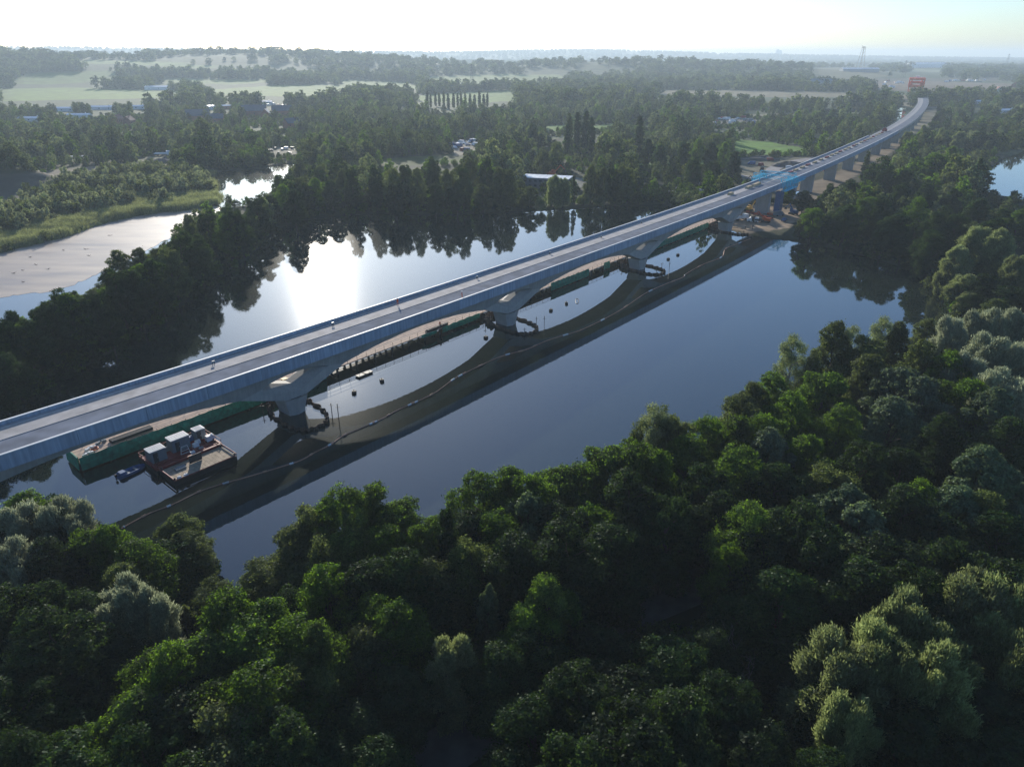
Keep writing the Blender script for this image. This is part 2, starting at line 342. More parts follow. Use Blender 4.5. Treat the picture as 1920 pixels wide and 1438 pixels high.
# --- water
m, N, L = nmat("lake_water"); b = N["Principled BSDF"]; out = N["Material Output"]
b.inputs["Base Color"].default_value = (.012, .018, .013, 1); b.inputs["Roughness"].default_value = .015; b.inputs["IOR"].default_value = 1.85; b.inputs["Specular IOR Level"].default_value = .5
tc = N.new("ShaderNodeTexCoord")
n1 = N.new("ShaderNodeTexNoise"); n1.inputs["Scale"].default_value = .9; n1.inputs["Detail"].default_value = 3; L.new(tc.outputs["Object"], n1.inputs["Vector"])
n2 = N.new("ShaderNodeTexNoise"); n2.inputs["Scale"].default_value = .018; n2.inputs["Detail"].default_value = 2; L.new(tc.outputs["Object"], n2.inputs["Vector"])
mr = N.new("ShaderNodeMapRange"); mr.inputs[1].default_value = .4; mr.inputs[2].default_value = .65; mr.inputs[3].default_value = .02; mr.inputs[4].default_value = .07; L.new(n2.outputs[0], mr.inputs[0])
bp = N.new("ShaderNodeBump"); bp.inputs["Distance"].default_value = .12; L.new(mr.outputs[0], bp.inputs["Strength"]); L.new(n1.outputs[0], bp.inputs["Height"]); L.new(bp.outputs[0], b.inputs["Normal"])
b2 = N.new("ShaderNodeBsdfPrincipled"); b2.inputs["Base Color"].default_value = (.012, .018, .013, 1); b2.inputs["Roughness"].default_value = .2; b2.inputs["IOR"].default_value = 1.85
mx = N.new("ShaderNodeMixShader"); mx.inputs[0].default_value = .03; L.new(b.outputs[0], mx.inputs[1]); L.new(b2.outputs[0], mx.inputs[2]); L.new(mx.outputs[0], out.inputs[0])
M_WATER = m
def sheet(name, poly, z, m, **k):
    mb = MB(); n = len(poly)
    mb.add([(x, y, z) for x, y in poly], [tuple(range(n))]); return tag(mb.build(name, m), kind="structure", **k)
def bbox(poly, e=6):
    q = np.array(poly); a = q.min(0) - e; c = q.max(0) + e; return [(a[0], a[1]), (c[0], a[1]), (c[0], c[1]), (a[0], c[1])]
for i, (nm, poly) in enumerate((("lake_water", MAIN + []), ("pond_water", RIGHTL), ("pond_water", PONDA), ("pond_water", PONDB), ("channel_water", CHANNEL))):
    if i == 0:
        q = np.array(MAIN + LEFTL + POND); a = q.min(0) - 6; c = q.max(0) + 6
        sheet(nm, [(a[0], a[1]), (c[0], a[1]), (c[0], c[1]), (a[0], c[1])], 0, M_WATER)
    else: sheet(nm, bbox(poly), 0.0 if i > 1 else 0.0, M_WATER)
# mud bank drying in the left-hand lake
m, N, L = nmat("wet_mud"); b = N["Principled BSDF"]; b.inputs["Roughness"].default_value = .5; b.inputs["Specular IOR Level"].default_value = .35
tc = N.new("ShaderNodeTexCoord"); mp = N.new("ShaderNodeMapping"); mp.inputs["Rotation"].default_value = (0, 0, .5); mp.inputs["Scale"].default_value = (.02, .09, 1); L.new(tc.outputs["Object"], mp.inputs[0])
n1 = N.new("ShaderNodeTexNoise"); n1.inputs["Scale"].default_value = 1; n1.inputs["Detail"].default_value = 10; n1.inputs["Roughness"].default_value = .65; L.new(mp.outputs[0], n1.inputs["Vector"])
cr = N.new("ShaderNodeValToRGB"); cr.color_ramp.elements[0].position = .3; cr.color_ramp.elements[0].color = (.22, .15, .105, 1); cr.color_ramp.elements[1].position = .62; cr.color_ramp.elements[1].color = (.38, .30, .23, 1)
L.new(n1.outputs[0], cr.inputs[0]); L.new(cr.outputs[0], b.inputs["Base Color"])
r2 = N.new("ShaderNodeMapRange"); r2.inputs[1].default_value = .35; r2.inputs[2].default_value = .65; r2.inputs[3].default_value = .36; r2.inputs[4].default_value = .6; L.new(n1.outputs[0], r2.inputs[0]); L.new(r2.outputs[0], b.inputs["Roughness"])
_rs = random.Random(4)
edge = [(-300, 640), (0, 557), (50, 552), (100, 545), (140, 533), (180, 516), (230, 492), (290, 462), (330, 440), (372, 418), (400, 402), (425, 390)]
mudp = []
for (x1, y1), (x2, y2) in zip(edge, edge[1:]):
    for t in range(6): mudp.append((x1 + (x2 - x1) * t / 6, y1 + (y2 - y1) * t / 6 + _rs.uniform(-2, 2)))
sheet("mudflat", P_(mudp + [(395, 386), (300, 398), (180, 420), (100, 444), (0, 470), (-300, 545)]), .045, m)
# footpath, haul road, ditch
def ribbon(pts, wd, dz, steps=4):
    mb = MB(); pl = []
    for (x1, y1), (x2, y2) in zip(pts, pts[1:]):
        for t in range(steps): pl.append((x1 + (x2 - x1) * t / steps, y1 + (y2 - y1) * t / steps))
    pl.append(pts[-1]); rows = []
    for i, (x, y) in enumerate(pl):
        a = pl[max(i - 1, 0)]; c = pl[min(i + 1, len(pl) - 1)]; dx, dy = c[0] - a[0], c[1] - a[1]; l = math.hypot(dx, dy) or 1
        rows.append([(x - dy / l * wd * k, y + dx / l * wd * k, max(hz(x - dy / l * wd * k, y + dx / l * wd * k), hz(x, y)) + dz) for k in (-.5, -.17, .17, .5)])
    mb.sweep(rows, closed=False); return mb
ribbon(PATH, 6.5, .12).build("footpath", mat("gravel_path", (.12, .11, .10), .9, var=.25, scale=.5))["kind"] = "structure"
ribbon(P_([(1440, 348), (1452, 335), (1448, 322), (1462, 312), (1500, 304), (1560, 296)]), 9, .10).build("haul_road", mat("haul_road_stone", (.26, .235, .22), .9, var=.15))["kind"] = "structure"
ribbon(P_([(1190, 380), (1290, 352), (1380, 330), (1440, 345)]), 6, .09).build("haul_road", MATS["haul_road_stone"])["kind"] = "structure"
ribbon(P_([(1120, 352), (1200, 362), (1260, 372), (1330, 366)]), 7, .11).build("haul_road", MATS["haul_road_stone"])["kind"] = "structure"
ribbon(P_([(1440, 1240), (1475, 1290), (1500, 1350), (1480, 1400), (1500, 1470)], 1), 3.4, .10).build("ditch_water", M_WATER)["kind"] = "structure"

# ================================================================ VIADUCT
WATER_PIERS = [17, 92, 166, 243, 323]
LAND_PIERS = [369, 410, 443, 495, 545, 595, 645, 695, 745, 795, 845, 895, 945, 995, 1045, 1095, 1145, 1195, 1245, 1295]
S0, S1 = -20.0, 1330.0
S_PAR = 700.0                          # the parapets end here; beyond, the deck is still being built
def soffit(s):                         # bottom of the box girder
    ps = WATER_PIERS
    if s >= ps[-1] + 23: return 10.9
    i = min(range(len(ps)), key=lambda k: abs(s - ps[k])); d = abs(s - ps[i])
    if s > ps[i]: L_ = (ps[i + 1] - ps[i]) / 2 if i + 1 < len(ps) else 23.0
    else: L_ = (ps[i] - ps[i - 1]) / 2 if i > 0 else 37.0
    if d <= 8.6: return 8.9 + 1.5 * math.cos(min(1, d / 8.6) * math.pi / 2) ** .7
    if d <= 13: return 8.9 - .7 * (d - 8.6) / 4.4
    t = (L_ - d) / (L_ - 13); top = 10.5 if i + 1 < len(ps) or s < ps[i] else 10.9
    return top - (top - 8.2) * t * t
def web(z): return 2.6 + (12.2 - z) * .13
CW = 12.6
via = empty("viaduct", BP(92, 6.3), label="long curving pale concrete rail viaduct crossing the lake on V-shaped piers", cat="viaduct")
vo = Vector(via.location)
def vb(mb, name, m, parent=via, smooth=False):
    q = vo if parent is via else Vector((0, 0, 0))
    mb.v = [(x - vo.x, y - vo.y, z) for x, y, z in mb.v]; return mb.build(name, m, parent, smooth)
ss = sorted(set(list(np.arange(S0, 360, 2.0)) + list(np.arange(360, S1 + 1, 6.0)) + [p + d for p in WATER_PIERS for d in (-13, -8.6, 8.6, 13)]))
def loft(prof, s_list, name, m, smooth=False):
    mb = MB(); mb.sweep([[BP(s, o, z) for o, z in prof(s)] for s in s_list]); return vb(mb, name, m, smooth=smooth)
def gprof(s):
    z = soffit(s); a = web(z); return [(.05, 14.55), (.05, 12.62), (2.6, 12.2), (a, z), (CW - a, z), (CW - 2.6, 12.2), (CW - .05, 12.62), (CW - .05, 14.55)]
loft(gprof, ss, "box_girder", M_GIRD)
s_top = list(np.arange(S0, S1 + 1, 5.0))
def strip(o0, o1, z, s_list, name, m, dz=.03):
    mb = MB(); mb.sweep([[BP(s, o0, z), BP(s, o1, z)] for s in s_list], closed=False)
    mb.f = [q for q in mb.f]; return vb(mb, name, m)
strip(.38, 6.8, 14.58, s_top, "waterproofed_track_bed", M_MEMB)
strip(6.8, CW - .38, 14.59, s_top, "bare_concrete_track_bed", M_DECK)
def parapet(o, s0, s1, name, step=11.4, cap=True):
    mb = MB(); cp = MB(); s = s0
    while s < s1:
        e = min(s + step, s1); sl = [s + .025 + (e - s - .05) * k / 3 for k in range(4)]
        t = .16
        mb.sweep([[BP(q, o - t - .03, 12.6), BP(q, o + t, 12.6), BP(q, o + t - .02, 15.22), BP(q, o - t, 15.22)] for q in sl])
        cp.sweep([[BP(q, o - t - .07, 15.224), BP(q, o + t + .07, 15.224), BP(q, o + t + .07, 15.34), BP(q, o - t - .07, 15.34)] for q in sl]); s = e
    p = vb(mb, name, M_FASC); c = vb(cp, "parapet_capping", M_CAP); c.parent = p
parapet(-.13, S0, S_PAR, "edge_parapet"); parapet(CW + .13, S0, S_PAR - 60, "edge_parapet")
for o in (6.7,):                      # low upstand between the two track beds
    mb = MB(); mb.sweep([[BP(q, o - .07, 14.6), BP(q, o + .07, 14.6), BP(q, o + .07, 14.67), BP(q, o - .07, 14.67)] for q in s_top]); vb(mb, "track_upstand", M_CONC)
mb = MB(); mb.sweep([[BP(q, CW - 1.75, 14.6), BP(q, CW - 1.5, 14.6), BP(q, CW - 1.5, 14.74), BP(q, CW - 1.75, 14.74)] for q in s_top]); vb(mb, "cable_trough", M_CONC)
for p in WATER_PIERS:
    a = BA(p)
    def plan(pts, z): return [BP(p + s_, o, z) for s_, o in pts]
    mb = MB()
    lo_ = [(-1.9, 8.6), (-1.9, 4.3), (-.2, 3.5), (1.9, 4.0), (1.9, 9.2), (.2, 9.6)]
    hi_ = [(-2.7, 9.1), (-2.7, 4.2), (-.4, 2.9), (2.7, 3.6), (2.7, 9.5), (.4, 10.1)]
    mb.sweep([plan(lo_, -1.4), plan(lo_, .6), plan(hi_, 3.9)]); stem = vb(mb, "pier", M_CONC)
    mb = MB()                          # V arms; the opening through them tapers towards its middle
    offs = [3.1, 3.16, 5.2, 7.4, CW - 3.16, CW - 3.1]
    def sec(i):
        o = offs[i]; mid = {0: 0, 1: 0, 2: 1, 3: 1, 4: 0, 5: 0}[i]
        k = 1 - .34 * mid
        def wz(z): return (3.1 + (8.9 - z) * .07) if i < 3 else (CW - 3.1 - (8.9 - z) * .07)
        pts = [(-13.2, 8.25), (-13.2, 9.3), (-8.6 * k, 8.9 + .0 * mid), (0, 5.5 + 1.5 * mid), (8.6 * k, 8.9), (13.2, 9.3), (13.2, 8.25), (2.6, 4.25), (-2.6, 4.25)]
        return [BP(p + s_, (wz(z) if i in (0, 5) else o), z) for s_, z in pts]
    mb.sweep([sec(i) for i in (0, 2, 3, 5)]); vb(mb, "pier_arm", M_CONC).parent = stem
    mb = MB(); mb.box(BP(p, 6.3, 4.08), (2.6, 5.0, .36), a); vb(mb, "bearing", M_RUSTD).parent = stem
for p in LAND_PIERS:
    gz = hz(*BP(p, 6.3)[:2]) - .6; mb = MB()
    q = [(-1.7, 3.2), (1.7, 3.2), (1.7, 9.4), (-1.7, 9.4)]; q2 = [(-1.5, 3.0), (1.5, 3.0), (1.5, 9.6), (-1.5, 9.6)]
    def plan(pts, z): return [BP(p + s_, o, z) for s_, o in pts]
    mb.sweep([plan(q, gz), plan(q2, 10.5)])
    for k in range(9):
        o = 3.4 + .7 * k; mb.sweep([plan([(-1.78, o), (-1.45, o), (-1.45, o + .3), (-1.78, o + .3)], gz), plan([(-1.58, o), (-1.3, o), (-1.3, o + .3), (-1.58, o + .3)], 10.4)])
    st = vb(mb, "pier", M_CONC); mb = MB(); mb.box(BP(p, 6.3, 10.7), (2.2, 5.4, .38), BA(p)); vb(mb, "bearing", M_RUSTD).parent = st
# scaffold edge on the unfinished far part
def scaffold_edge(o, s0, s1, name, label):
    e = empty(name, BP((s0 + s1) / 2, o, 14), label=label, cat="edge protection", group="edge protection on the unfinished deck"); q = e.location
    mb = MB(); mr_ = MB(); s = s0
    while s < s1:
        a = BP(s, o, 14.2); c = BP(s, o, 15.8); mb.bar(a, c, .07); d = BP(min(s + 6, s1), o, 15.7)
        mr_.bar(BP(s, o, 15.7), d, .05); mr_.bar(BP(s, o, 14.6), BP(min(s + 6, s1), o, 14.6), .05); s += 6
    mb.add(mr_.v, mr_.f)
    for m_, n_ in ((mb, "rail_frame"),):
        m_.v = [(x - q.x, y - q.y, z - q.z) for x, y, z in m_.v]; m_.build(n_, M_GREY, e)
scaffold_edge(-.3, S_PAR + 2, S1, "guard_rail_run", "grey scaffold guard rail along the near edge of the unfinished far deck")
scaffold_edge(CW + .3, S_PAR - 56, S1, "guard_rail_run", "grey scaffold guard rail along the far edge of the unfinished far deck")

# ================================================================ COFFERDAMS
def ring_pts(p, o_c=4.2, ro=9.2, rs=4.9, n=96, amp=.28):
    out_ = []
    for k in range(n):
        t = 2 * math.pi * k / n; c, s_ = math.cos(t), math.sin(t)
        e = 2.6; cc = math.copysign(abs(c) ** (2 / e), c); si = math.copysign(abs(s_) ** (2 / e), s_)
        w_ = amp * (1 if (k // 2) % 2 else -1)
        out_.append((p + (rs + w_) * cc + .12 * ro * si, o_c + (ro + w_) * si))
    return out_
lab = {92: "rusty sheet pile cofferdam ring round the pier beside the pontoon barge", 166: "rusty sheet pile cofferdam ring round the middle lake pier",
       243: "rusty sheet pile cofferdam ring round the farther lake pier", 323: "rusty sheet pile cofferdam ring round the pier on the far bank", }
for p in (92, 166, 243, 323):
    ctr = BP(p, 4.2); e = empty("cofferdam", ctr, label=lab[p], cat="cofferdam", group="cofferdams round the lake piers")
    r0 = ring_pts(p); r1 = [(p + (s_ - p) * .975, 4.2 + (o - 4.2) * .985) for s_, o in r0]
    top = lambda s_, o: .75 + (.9 if o > 8 else 0) + .12 * math.sin(o * 3)
    mb = MB(); n = len(r0)
    v = [BP(s_, o, -1.2) for s_, o in r0] + [BP(s_, o, top(s_, o)) for s_, o in r0] + [BP(s_, o, top(s_, o)) for s_, o in r1] + [BP(s_, o, -1.2) for s_, o in r1]
    f = [(a * n + k, a * n + (k + 1) % n, (a + 1) * n + (k + 1) % n, (a + 1) * n + k) for a in range(3) for k in range(n)]
    mb.add([(x - ctr[0], y - ctr[1], z) for x, y, z in v], f); mb.build("sheet_pile_wall", M_RUST, e)
    for ds, o, h in ((4.6, -4.4, 3.4), (5.3, -1, 2.2), (-3.6, -3.6, 1.9), (-5, 10, 2.4)):
        x, y, z = BP(p + ds, o); mb = MB(); mb.bar((x - ctr[0], y - ctr[1], -1), (x - ctr[0], y - ctr[1], h), .1); mb.bar((x - ctr[0] - .5, y - ctr[1], h * .75), (x - ctr[0] + .5, y - ctr[1], h * .75), .06); mb.build("guide_post", M_RUSTD, e)

# ================================================================ JETTY
jet = empty("temporary_jetty", BP(180, 17.5, 0), label="long temporary timber jetty on piles running behind the viaduct", cat="jetty"); jo = jet.location
def jb(mb, name, m):
    mb.v = [(x - jo.x, y - jo.y, z) for x, y, z in mb.v]; return mb.build(name, m, jet)
J0, J1, JN, JF = 51.0, 345.0, 14.4, 20.6
sl = list(np.arange(J0, J1 + 1, 3.0))
mb = MB(); mb.sweep([[BP(s, JN, 1.7), BP(s, JF, 1.7), BP(s, JF, 2.0), BP(s, JN, 2.0)] for s in sl]); jb(mb, "jetty_deck", M_SANDY)
mb = MB()
for s in sl[::2]:
    for o in (JN + .5, (JN + JF) / 2, JF - .5): x, y, _ = BP(s, o); mb.bar((x, y, -2), (x, y, 1.72), .3, 6)
    a = BP(s, JN - .2, 1.5); c = BP(s, JF + .2, 1.5); mb.bar(a, c, .22)
jb(mb, "jetty_pile", M_RUSTD)
for o in (JN + .05, JF - .05):
    mb = MB()
    for s in sl:
        mb.bar(BP(s, o, 1.9), BP(s, o, 3.15), .06)
        if s < J1 - 2:
            for z in (2.55, 3.1): mb.bar(BP(s, o, z), BP(s + 3, o, z), .045)
    jb(mb, "jetty_railing", M_RUSTD)
def net(s0, s1, zt=3.0, zb=.25, end=False):
    mb = MB(); rs = random.Random(int(s0)); q = list(np.arange(s0, s1 + .1, 1.0))
    rows = [[BP(s, JN - .25 - .12 * math.sin(s * 2.1) - rs.uniform(0, .12), zt + rs.uniform(-.12, .05)), BP(s, JN - .45 - rs.uniform(0, .25), (zt + zb) / 2), BP(s, JN - .3 - .2 * rs.random(), zb)] for s in q]
    rows = [r + [(x, y + .05, z) for x, y, z in r[::-1]] for r in rows]
    mb.sweep(rows); jb(mb, "debris_netting", M_GREEN)
net(51, 107); net(139, 145, 2.2, 1.2); net(147, 163, 2.3, .6); net(199, 222); net(232, 236); net(262, 322, 2.8)
mb = MB(); rows = [[BP(51, o, 3.0), BP(50.7, o, .3), BP(50.6, o, .3), BP(50.8, o, 3.0)] for o in (JN, 16, 18, JF)]; mb.sweep(rows); jb(mb, "debris_netting", M_GREEN)

# ================================================================ TREE MODELS
RNG = np.random.default_rng(11)
def leaf_quads(P, Nn, size, asp=1.0, rng=RNG):
    n = len(P); u = np.cross(Nn, rng.normal(size=(n, 3))); u /= np.linalg.norm(u, axis=1)[:, None] + 1e-9; v = np.cross(Nn, u)
    s = size * rng.uniform(.6, 1.35, (n, 1)); a = u * s * .5; b = v * s * .5 * asp
    Q = np.stack([P - a, P - b, P + a, P + b], 1).reshape(-1, 3); return Q, np.arange(n * 4).reshape(-1, 4)
def limb(mb, a, b, r0, r1, segs=3, wob=.25, rng=RNG, n=6):
    a, b = np.array(a, float), np.array(b, float); p = a
    for k in range(1, segs + 1):
        t = k / segs; q = a + (b - a) * t + (rng.normal(size=3) * wob * np.linalg.norm(b - a) * .12 if k < segs else 0)
        mb.bar(p, q, r0 + (r1 - r0) * (t - 1 / segs), n, r0 + (r1 - r0) * t); p = q
def crown_pts(h, r, base, nl, nleaf, seed, shape="round", lobe=(.30, .46), tw=.30, drop=0., vz=.82):
    rng = np.random.default_rng(seed); hh = h - base; P = []; Nn = []; cs = []
    for i in range(nl):
        t = (i + .5) / nl; z = t ** .85
        if shape == "round": env = math.sin(math.pi * min(1, .18 + .80 * z) ** 1.1) ** .6
        elif shape == "cone": env = (1 - z) ** .75 * .95 + .08
        elif shape == "column": env = .95 * math.sin(math.pi * min(1, .12 + .86 * z)) ** .45
        elif shape == "open": env = math.sin(math.pi * (.2 + .72 * z)) ** .5
        ang = i * 2.399 + rng.uniform(-.5, .5); lr = r * rng.uniform(*lobe) * (1 - .25 * z)
        rad = max(0, r * env - lr * .75) * rng.uniform(.65, 1.08)
        cs.append((math.cos(ang) * rad, math.sin(ang) * rad, base + lr * .6 + z * (hh - lr * 1.25) * rng.uniform(.94, 1.04), lr))
    tot = sum(c[3] ** 2 for c in cs)
    for cx, cy, cz, lr in cs:
        k = int(nleaf * lr * lr / tot); nt = max(6, int(k / 26)); d = rng.normal(size=(nt, 3)); d[:, 2] += .25
        d /= np.linalg.norm(d, axis=1)[:, None]; rr = lr * rng.uniform(.72, 1.12, (nt, 1)); c = d * rr * np.array([1, 1, vz])
        idx = rng.integers(0, nt, k); off = rng.normal(size=(k, 3)) * tw * (.5 + .18 * lr) * np.array([1, 1, .7]); off[:, 2] -= np.abs(rng.normal(size=k)) * drop
        p = c[idx] + off + (cx, cy, cz); n_ = d[idx] * .8 + rng.normal(size=(k, 3)) * .55 + (0, 0, .35)
        P.append(p); Nn.append(n_ / (np.linalg.norm(n_, axis=1)[:, None] + 1e-9))
    P = np.concatenate(P); Nn = np.concatenate(Nn)
    keep = np.ones(len(P), bool)       # nothing grows deep inside the crown
    for cx, cy, cz, lr in cs:
        keep &= ~((((P - (cx, cy, cz)) / (1, 1, vz)) ** 2).sum(1) < (lr * .52) ** 2)
    return P[keep], Nn[keep], cs
def make_tree(kind, h, r, base, nl, nleaf, size, leafm, seed, shape="round", asp=.8, barkm=None, split=True, **kw):
    P, Nn, cs = crown_pts(h, r, base, nl, nleaf, seed, shape, **kw)
    Q, F = leaf_quads(P, Nn, size, asp, np.random.default_rng(seed + 5))
    mb = MB(); rng = np.random.default_rng(seed + 9); tr = .022 * h
    limb(mb, (0, 0, -1), (rng.normal() * .2, rng.normal() * .2, h * .55), tr, tr * .55, 4, rng=rng, n=8)
    limb(mb, (0, 0, h * .55), (0, 0, h * .9), tr * .55, tr * .12, 3, rng=rng)
    for cx, cy, cz, lr in (cs if nl <= 16 else cs[::2]):
        z0 = max(base * .6, min(h * .8, cz - math.hypot(cx, cy) * .9)); limb(mb, (0, 0, z0), (cx, cy, cz), tr * .38, tr * .08, 3, rng=rng, n=5)
    crown_me = npmesh(kind + "_crown", Q, F, [leafm])
    tm = bpy.data.meshes.new(kind + "_trunk"); tm.from_pydata(mb.v, [], mb.f); tm.materials.append(barkm or M_BARK)
    return crown_me, tm
def spray_tree(kind, h, r, base, nl, nleaf, leafm, seed, size=(.5, .11), barkm=None):
    # feathery willow: long narrow leaf sprays fanning upward and out
    P, Nn, cs = crown_pts(h, r, base, nl, nleaf, seed, "open", lobe=(.2, .36), tw=.5, vz=1.5)
    rng = np.random.default_rng(seed); n = len(P); C0 = np.array([0, 0, h * .45]); up_ = P - C0; up_ /= np.linalg.norm(up_, axis=1)[:, None]
    d = up_ * .7 + rng.normal(size=(n, 3)) * .42 + (0, 0, .35); d /= np.linalg.norm(d, axis=1)[:, None]
    sd_ = np.cross(d, rng.normal(size=(n, 3))); sd_ /= np.linalg.norm(sd_, axis=1)[:, None]; s = rng.uniform(.6, 1.3, (n, 1))
    a = d * size[0] * .5 * s; b = sd_ * size[1] * .5 * s * 1.4
    Q = np.stack([P - a, P - b, P + a, P + b], 1).reshape(-1, 3); F = np.arange(n * 4).reshape(-1, 4)
    mb = MB(); tr = .024 * h; limb(mb, (0, 0, -1), (.2, .1, h * .4), tr, tr * .7, 3, rng=rng, n=8)
    for cx, cy, cz, lr in cs: limb(mb, (.1, .05, h * .3), (cx, cy, cz), tr * .35, tr * .07, 3, rng=rng, n=5)
    cm = npmesh(kind + "_crown", Q, F, [leafm]); tm = bpy.data.meshes.new(kind + "_trunk"); tm.from_pydata(mb.v, [], mb.f); tm.materials.append(barkm or M_BARK)
    return cm, tm
def bare_tree(seed):
    mb = MB(); rng = np.random.default_rng(seed)
    def br(p, d, L_, r, lv):
        q = p + d * L_; mb.bar(p, q, r, 5 if lv < 2 else 3, r * .6)
        if lv < 5:
            for _ in range(3 if lv < 3 else 2):
                e = d + rng.normal(size=3) * .48; e[2] += .12; e /= np.linalg.norm(e); br(q, e, L_ * rng.uniform(.62, .82), r * .58, lv + 1)
    br(np.array([0, 0, -1.]), np.array([0, 0, 1.]), 5.5, .22, 0); tm = bpy.data.meshes.new("bare_tree_trunk"); tm.from_pydata(mb.v, [], mb.f); tm.materials.append(M_BARKL); return None, tm
NEARQ = 46000
KIND = {   # kind: (list of (crown, trunk), model height, model radius, object name, category, words)
 'A': ([make_tree("alder", 18, 5.2, 2.0, 15, NEARQ, .25, L_ALDER, 21, lobe=(.36, .58)), make_tree("alder", 18, 5.0, 2.5, 12, NEARQ, .25, L_ALDER, 22, "open", lobe=(.3, .62)), make_tree("alder", 18, 5.4, 2.5, 20, NEARQ, .24, L_ALDER, 23, lobe=(.28, .56)),
        make_tree("alder", 18, 4.8, 2.5, 17, NEARQ, .24, L_ALDER, 24, "round", lobe=(.3, .6))], 18, 5.1, "broadleaf_tree", "bright green broadleaf tree"),
 'D': ([make_tree("dark", 18, 5.2, 2.0, 14, NEARQ, .26, L_DARK, 31, lobe=(.34, .6)), make_tree("dark", 18, 5.0, 2.0, 26, NEARQ, .28, L_DARK, 32, "open")], 18, 5.1, "broadleaf_tree", "dark green broadleaf tree"),
 'O': ([make_tree("olive", 16, 4.6, 1.5, 20, 38000, .25, L_OLIVE, 41, "open", tw=.4), make_tree("olive", 16, 4.4, 1.5, 24, 38000, .25, L_OLIVE, 42)], 16, 4.5, "broadleaf_tree", "olive green broadleaf tree"),
 'B': ([make_tree("birch", 18, 3.2, 3.0, 24, 26000, .2, L_OLIVE, 51, "cone", barkm=M_BARKL, lobe=(.26, .42), tw=.42, drop=.8), make_tree("birch", 18, 3.4, 3.0, 20, 26000, .2, L_SAGE, 52, "open", barkm=M_BARKL, lobe=(.26, .42), tw=.42, drop=.7)], 18, 3.3, "birch_tree", "feathery light birch"),
 'S': ([spray_tree("silver", 15, 5.0, 1.5, 20, 46000, L_SILVER, 61, (.62, .10)), spray_tree("silver", 15, 4.8, 1.5, 17, 46000, L_SILVER, 62, (.62, .10))], 15, 4.9, "willow_tree", "silvery white willow"),
 'W': ([spray_tree("willow", 16, 5.4, 1.0, 24, 52000, L_SAGE, 71, (.55, .11)), spray_tree("willow", 16, 5.2, 1.0, 19, 52000, L_SAGE, 72, (.55, .11))], 16, 5.3, "willow_tree", "sage green willow"),
 'P': ([make_tree("pale", 18, 5.6, 2.5, 26, NEARQ, .34, L_PALE, 81, lobe=(.24, .36), tw=.26), make_tree("pale", 18, 5.4, 2.5, 30, NEARQ, .34, L_PALE, 82, lobe=(.22, .34), tw=.26)], 18, 5.5, "broadleaf_tree", "pale clustered-leaf tree"),
 'C': ([make_tree("conical", 17, 2.3, 1.0, 26, 20000, .24, L_DARK, 91, "cone", lobe=(.3, .5))], 17, 2.3, "conical_tree", "narrow dark conical tree"),
 'L': ([make_tree("poplar", 24, 2.5, 1.2, 40, 26000, .34, L_DARK, 101, "column", lobe=(.42, .6)), make_tree("poplar", 24, 2.2, 1.2, 40, 22000, .34, L_OLIVE, 102, "column", lobe=(.42, .6))], 24, 2.4, "poplar_tree", "tall columnar poplar"),
 'R': ([make_tree("russet", 14, 3.6, 2.0, 16, 22000, .26, L_RUSTY, 111)], 14, 3.6, "broadleaf_tree", "russet-brown leaved tree"),
 'X': ([bare_tree(5)], 17, 4.5, "bare_tree", "leafless grey branching tree"),
 'U': ([make_tree("bush", 6, 3.6, .2, 14, 14000, .24, L_OLIVE, 121, lobe=(.3, .5)), make_tree("bush", 6, 3.6, .2, 14, 14000, .24, L_SAGE, 122, lobe=(.3, .5))], 6, 3.6, "shrub", "rounded low shrub"),
}
NTREE = {}
ZONES = {}
rt = random.Random(77)
TREES = []                             # (x, y, z, kind, h, r, zone)
def put(kind, x, y, h, r, zone, parts=True):
    if y < 330 and kind in 'ADOPW': q = rt.uniform(.86, 1.26); r *= q; h *= rt.uniform(.93, 1.07)
    TREES.append((x, y, kind, h, r, zone, parts))
def ashore(x, y):
    for _ in range(14):
        best = min(((float(sdist(np.array([x]), np.array([y]), p)[0]), k) for k, p in enumerate(LAKES[:4])))
        if best[0] > 2.0: break
        p = LAKES[best[1]]; f = lambda a, b: float(sdist(np.array([a]), np.array([b]), p)[0])
        gx_, gy_ = f(x + .5, y) - f(x - .5, y), f(x, y + .5) - f(x, y - .5); l = math.hypot(gx_, gy_) or 1; x += gx_ / l * 1.5; y += gy_ / l * 1.5
    return x, y
def putpx(zone, items, hdef=17.0, parts=True):
    for it in items:
        kind, px, py = it[:3]; r = it[3] if len(it) > 3 else KIND[kind][2]; h = it[4] if len(it) > 4 else hdef * rt.uniform(.94, 1.06)
        x, y = ashore(*G(px, py, h)); put(kind, x, y, h, r, zone, parts)
# --- near bank, by what each stand is beside (px, py of the crown's top)
putpx("by the water below the pontoon barge", [('A', 60, 920, 5, 14), ('O', 150, 930, 5, 13), ('S', 35, 965, 4.2, 14), ('S', 110, 958, 4.2, 14), ('A', 205, 985, 4.6, 14), ('A', 255, 1030, 4.6, 13), ('O', 345, 968, 4.6, 9.5), ('O', 388, 1000, 4.0, 9), ('S', 20, 1035, 3.6, 14),
  ('A', 165, 1010, 4.6, 13), ('D', 90, 1040, 5, 13), ('D', 315, 1040, 4.5, 9), ('D', -40, 960, 5, 15), ('O', 230, 1075, 4, 13)])
putpx("in the shaded corner behind the silver willow", [('D', 60, 1110), ('D', 150, 1110, 5, 14), ('S', 225, 1108, 3.6, 14), ('S', 272, 1130, 3.2, 13), ('D', -20, 1130), ('D', 100, 1190), ('W', 60, 1210, 4, 13), ('D', 190, 1210, 4.5, 12), ('A', 65, 1300, 3.2, 15), ('D', 10, 1290), ('D', 130, 1310, 4, 12), ('D', 30, 1400), ('D', 110, 1430), ('D', 140, 1380, 4, 11)])
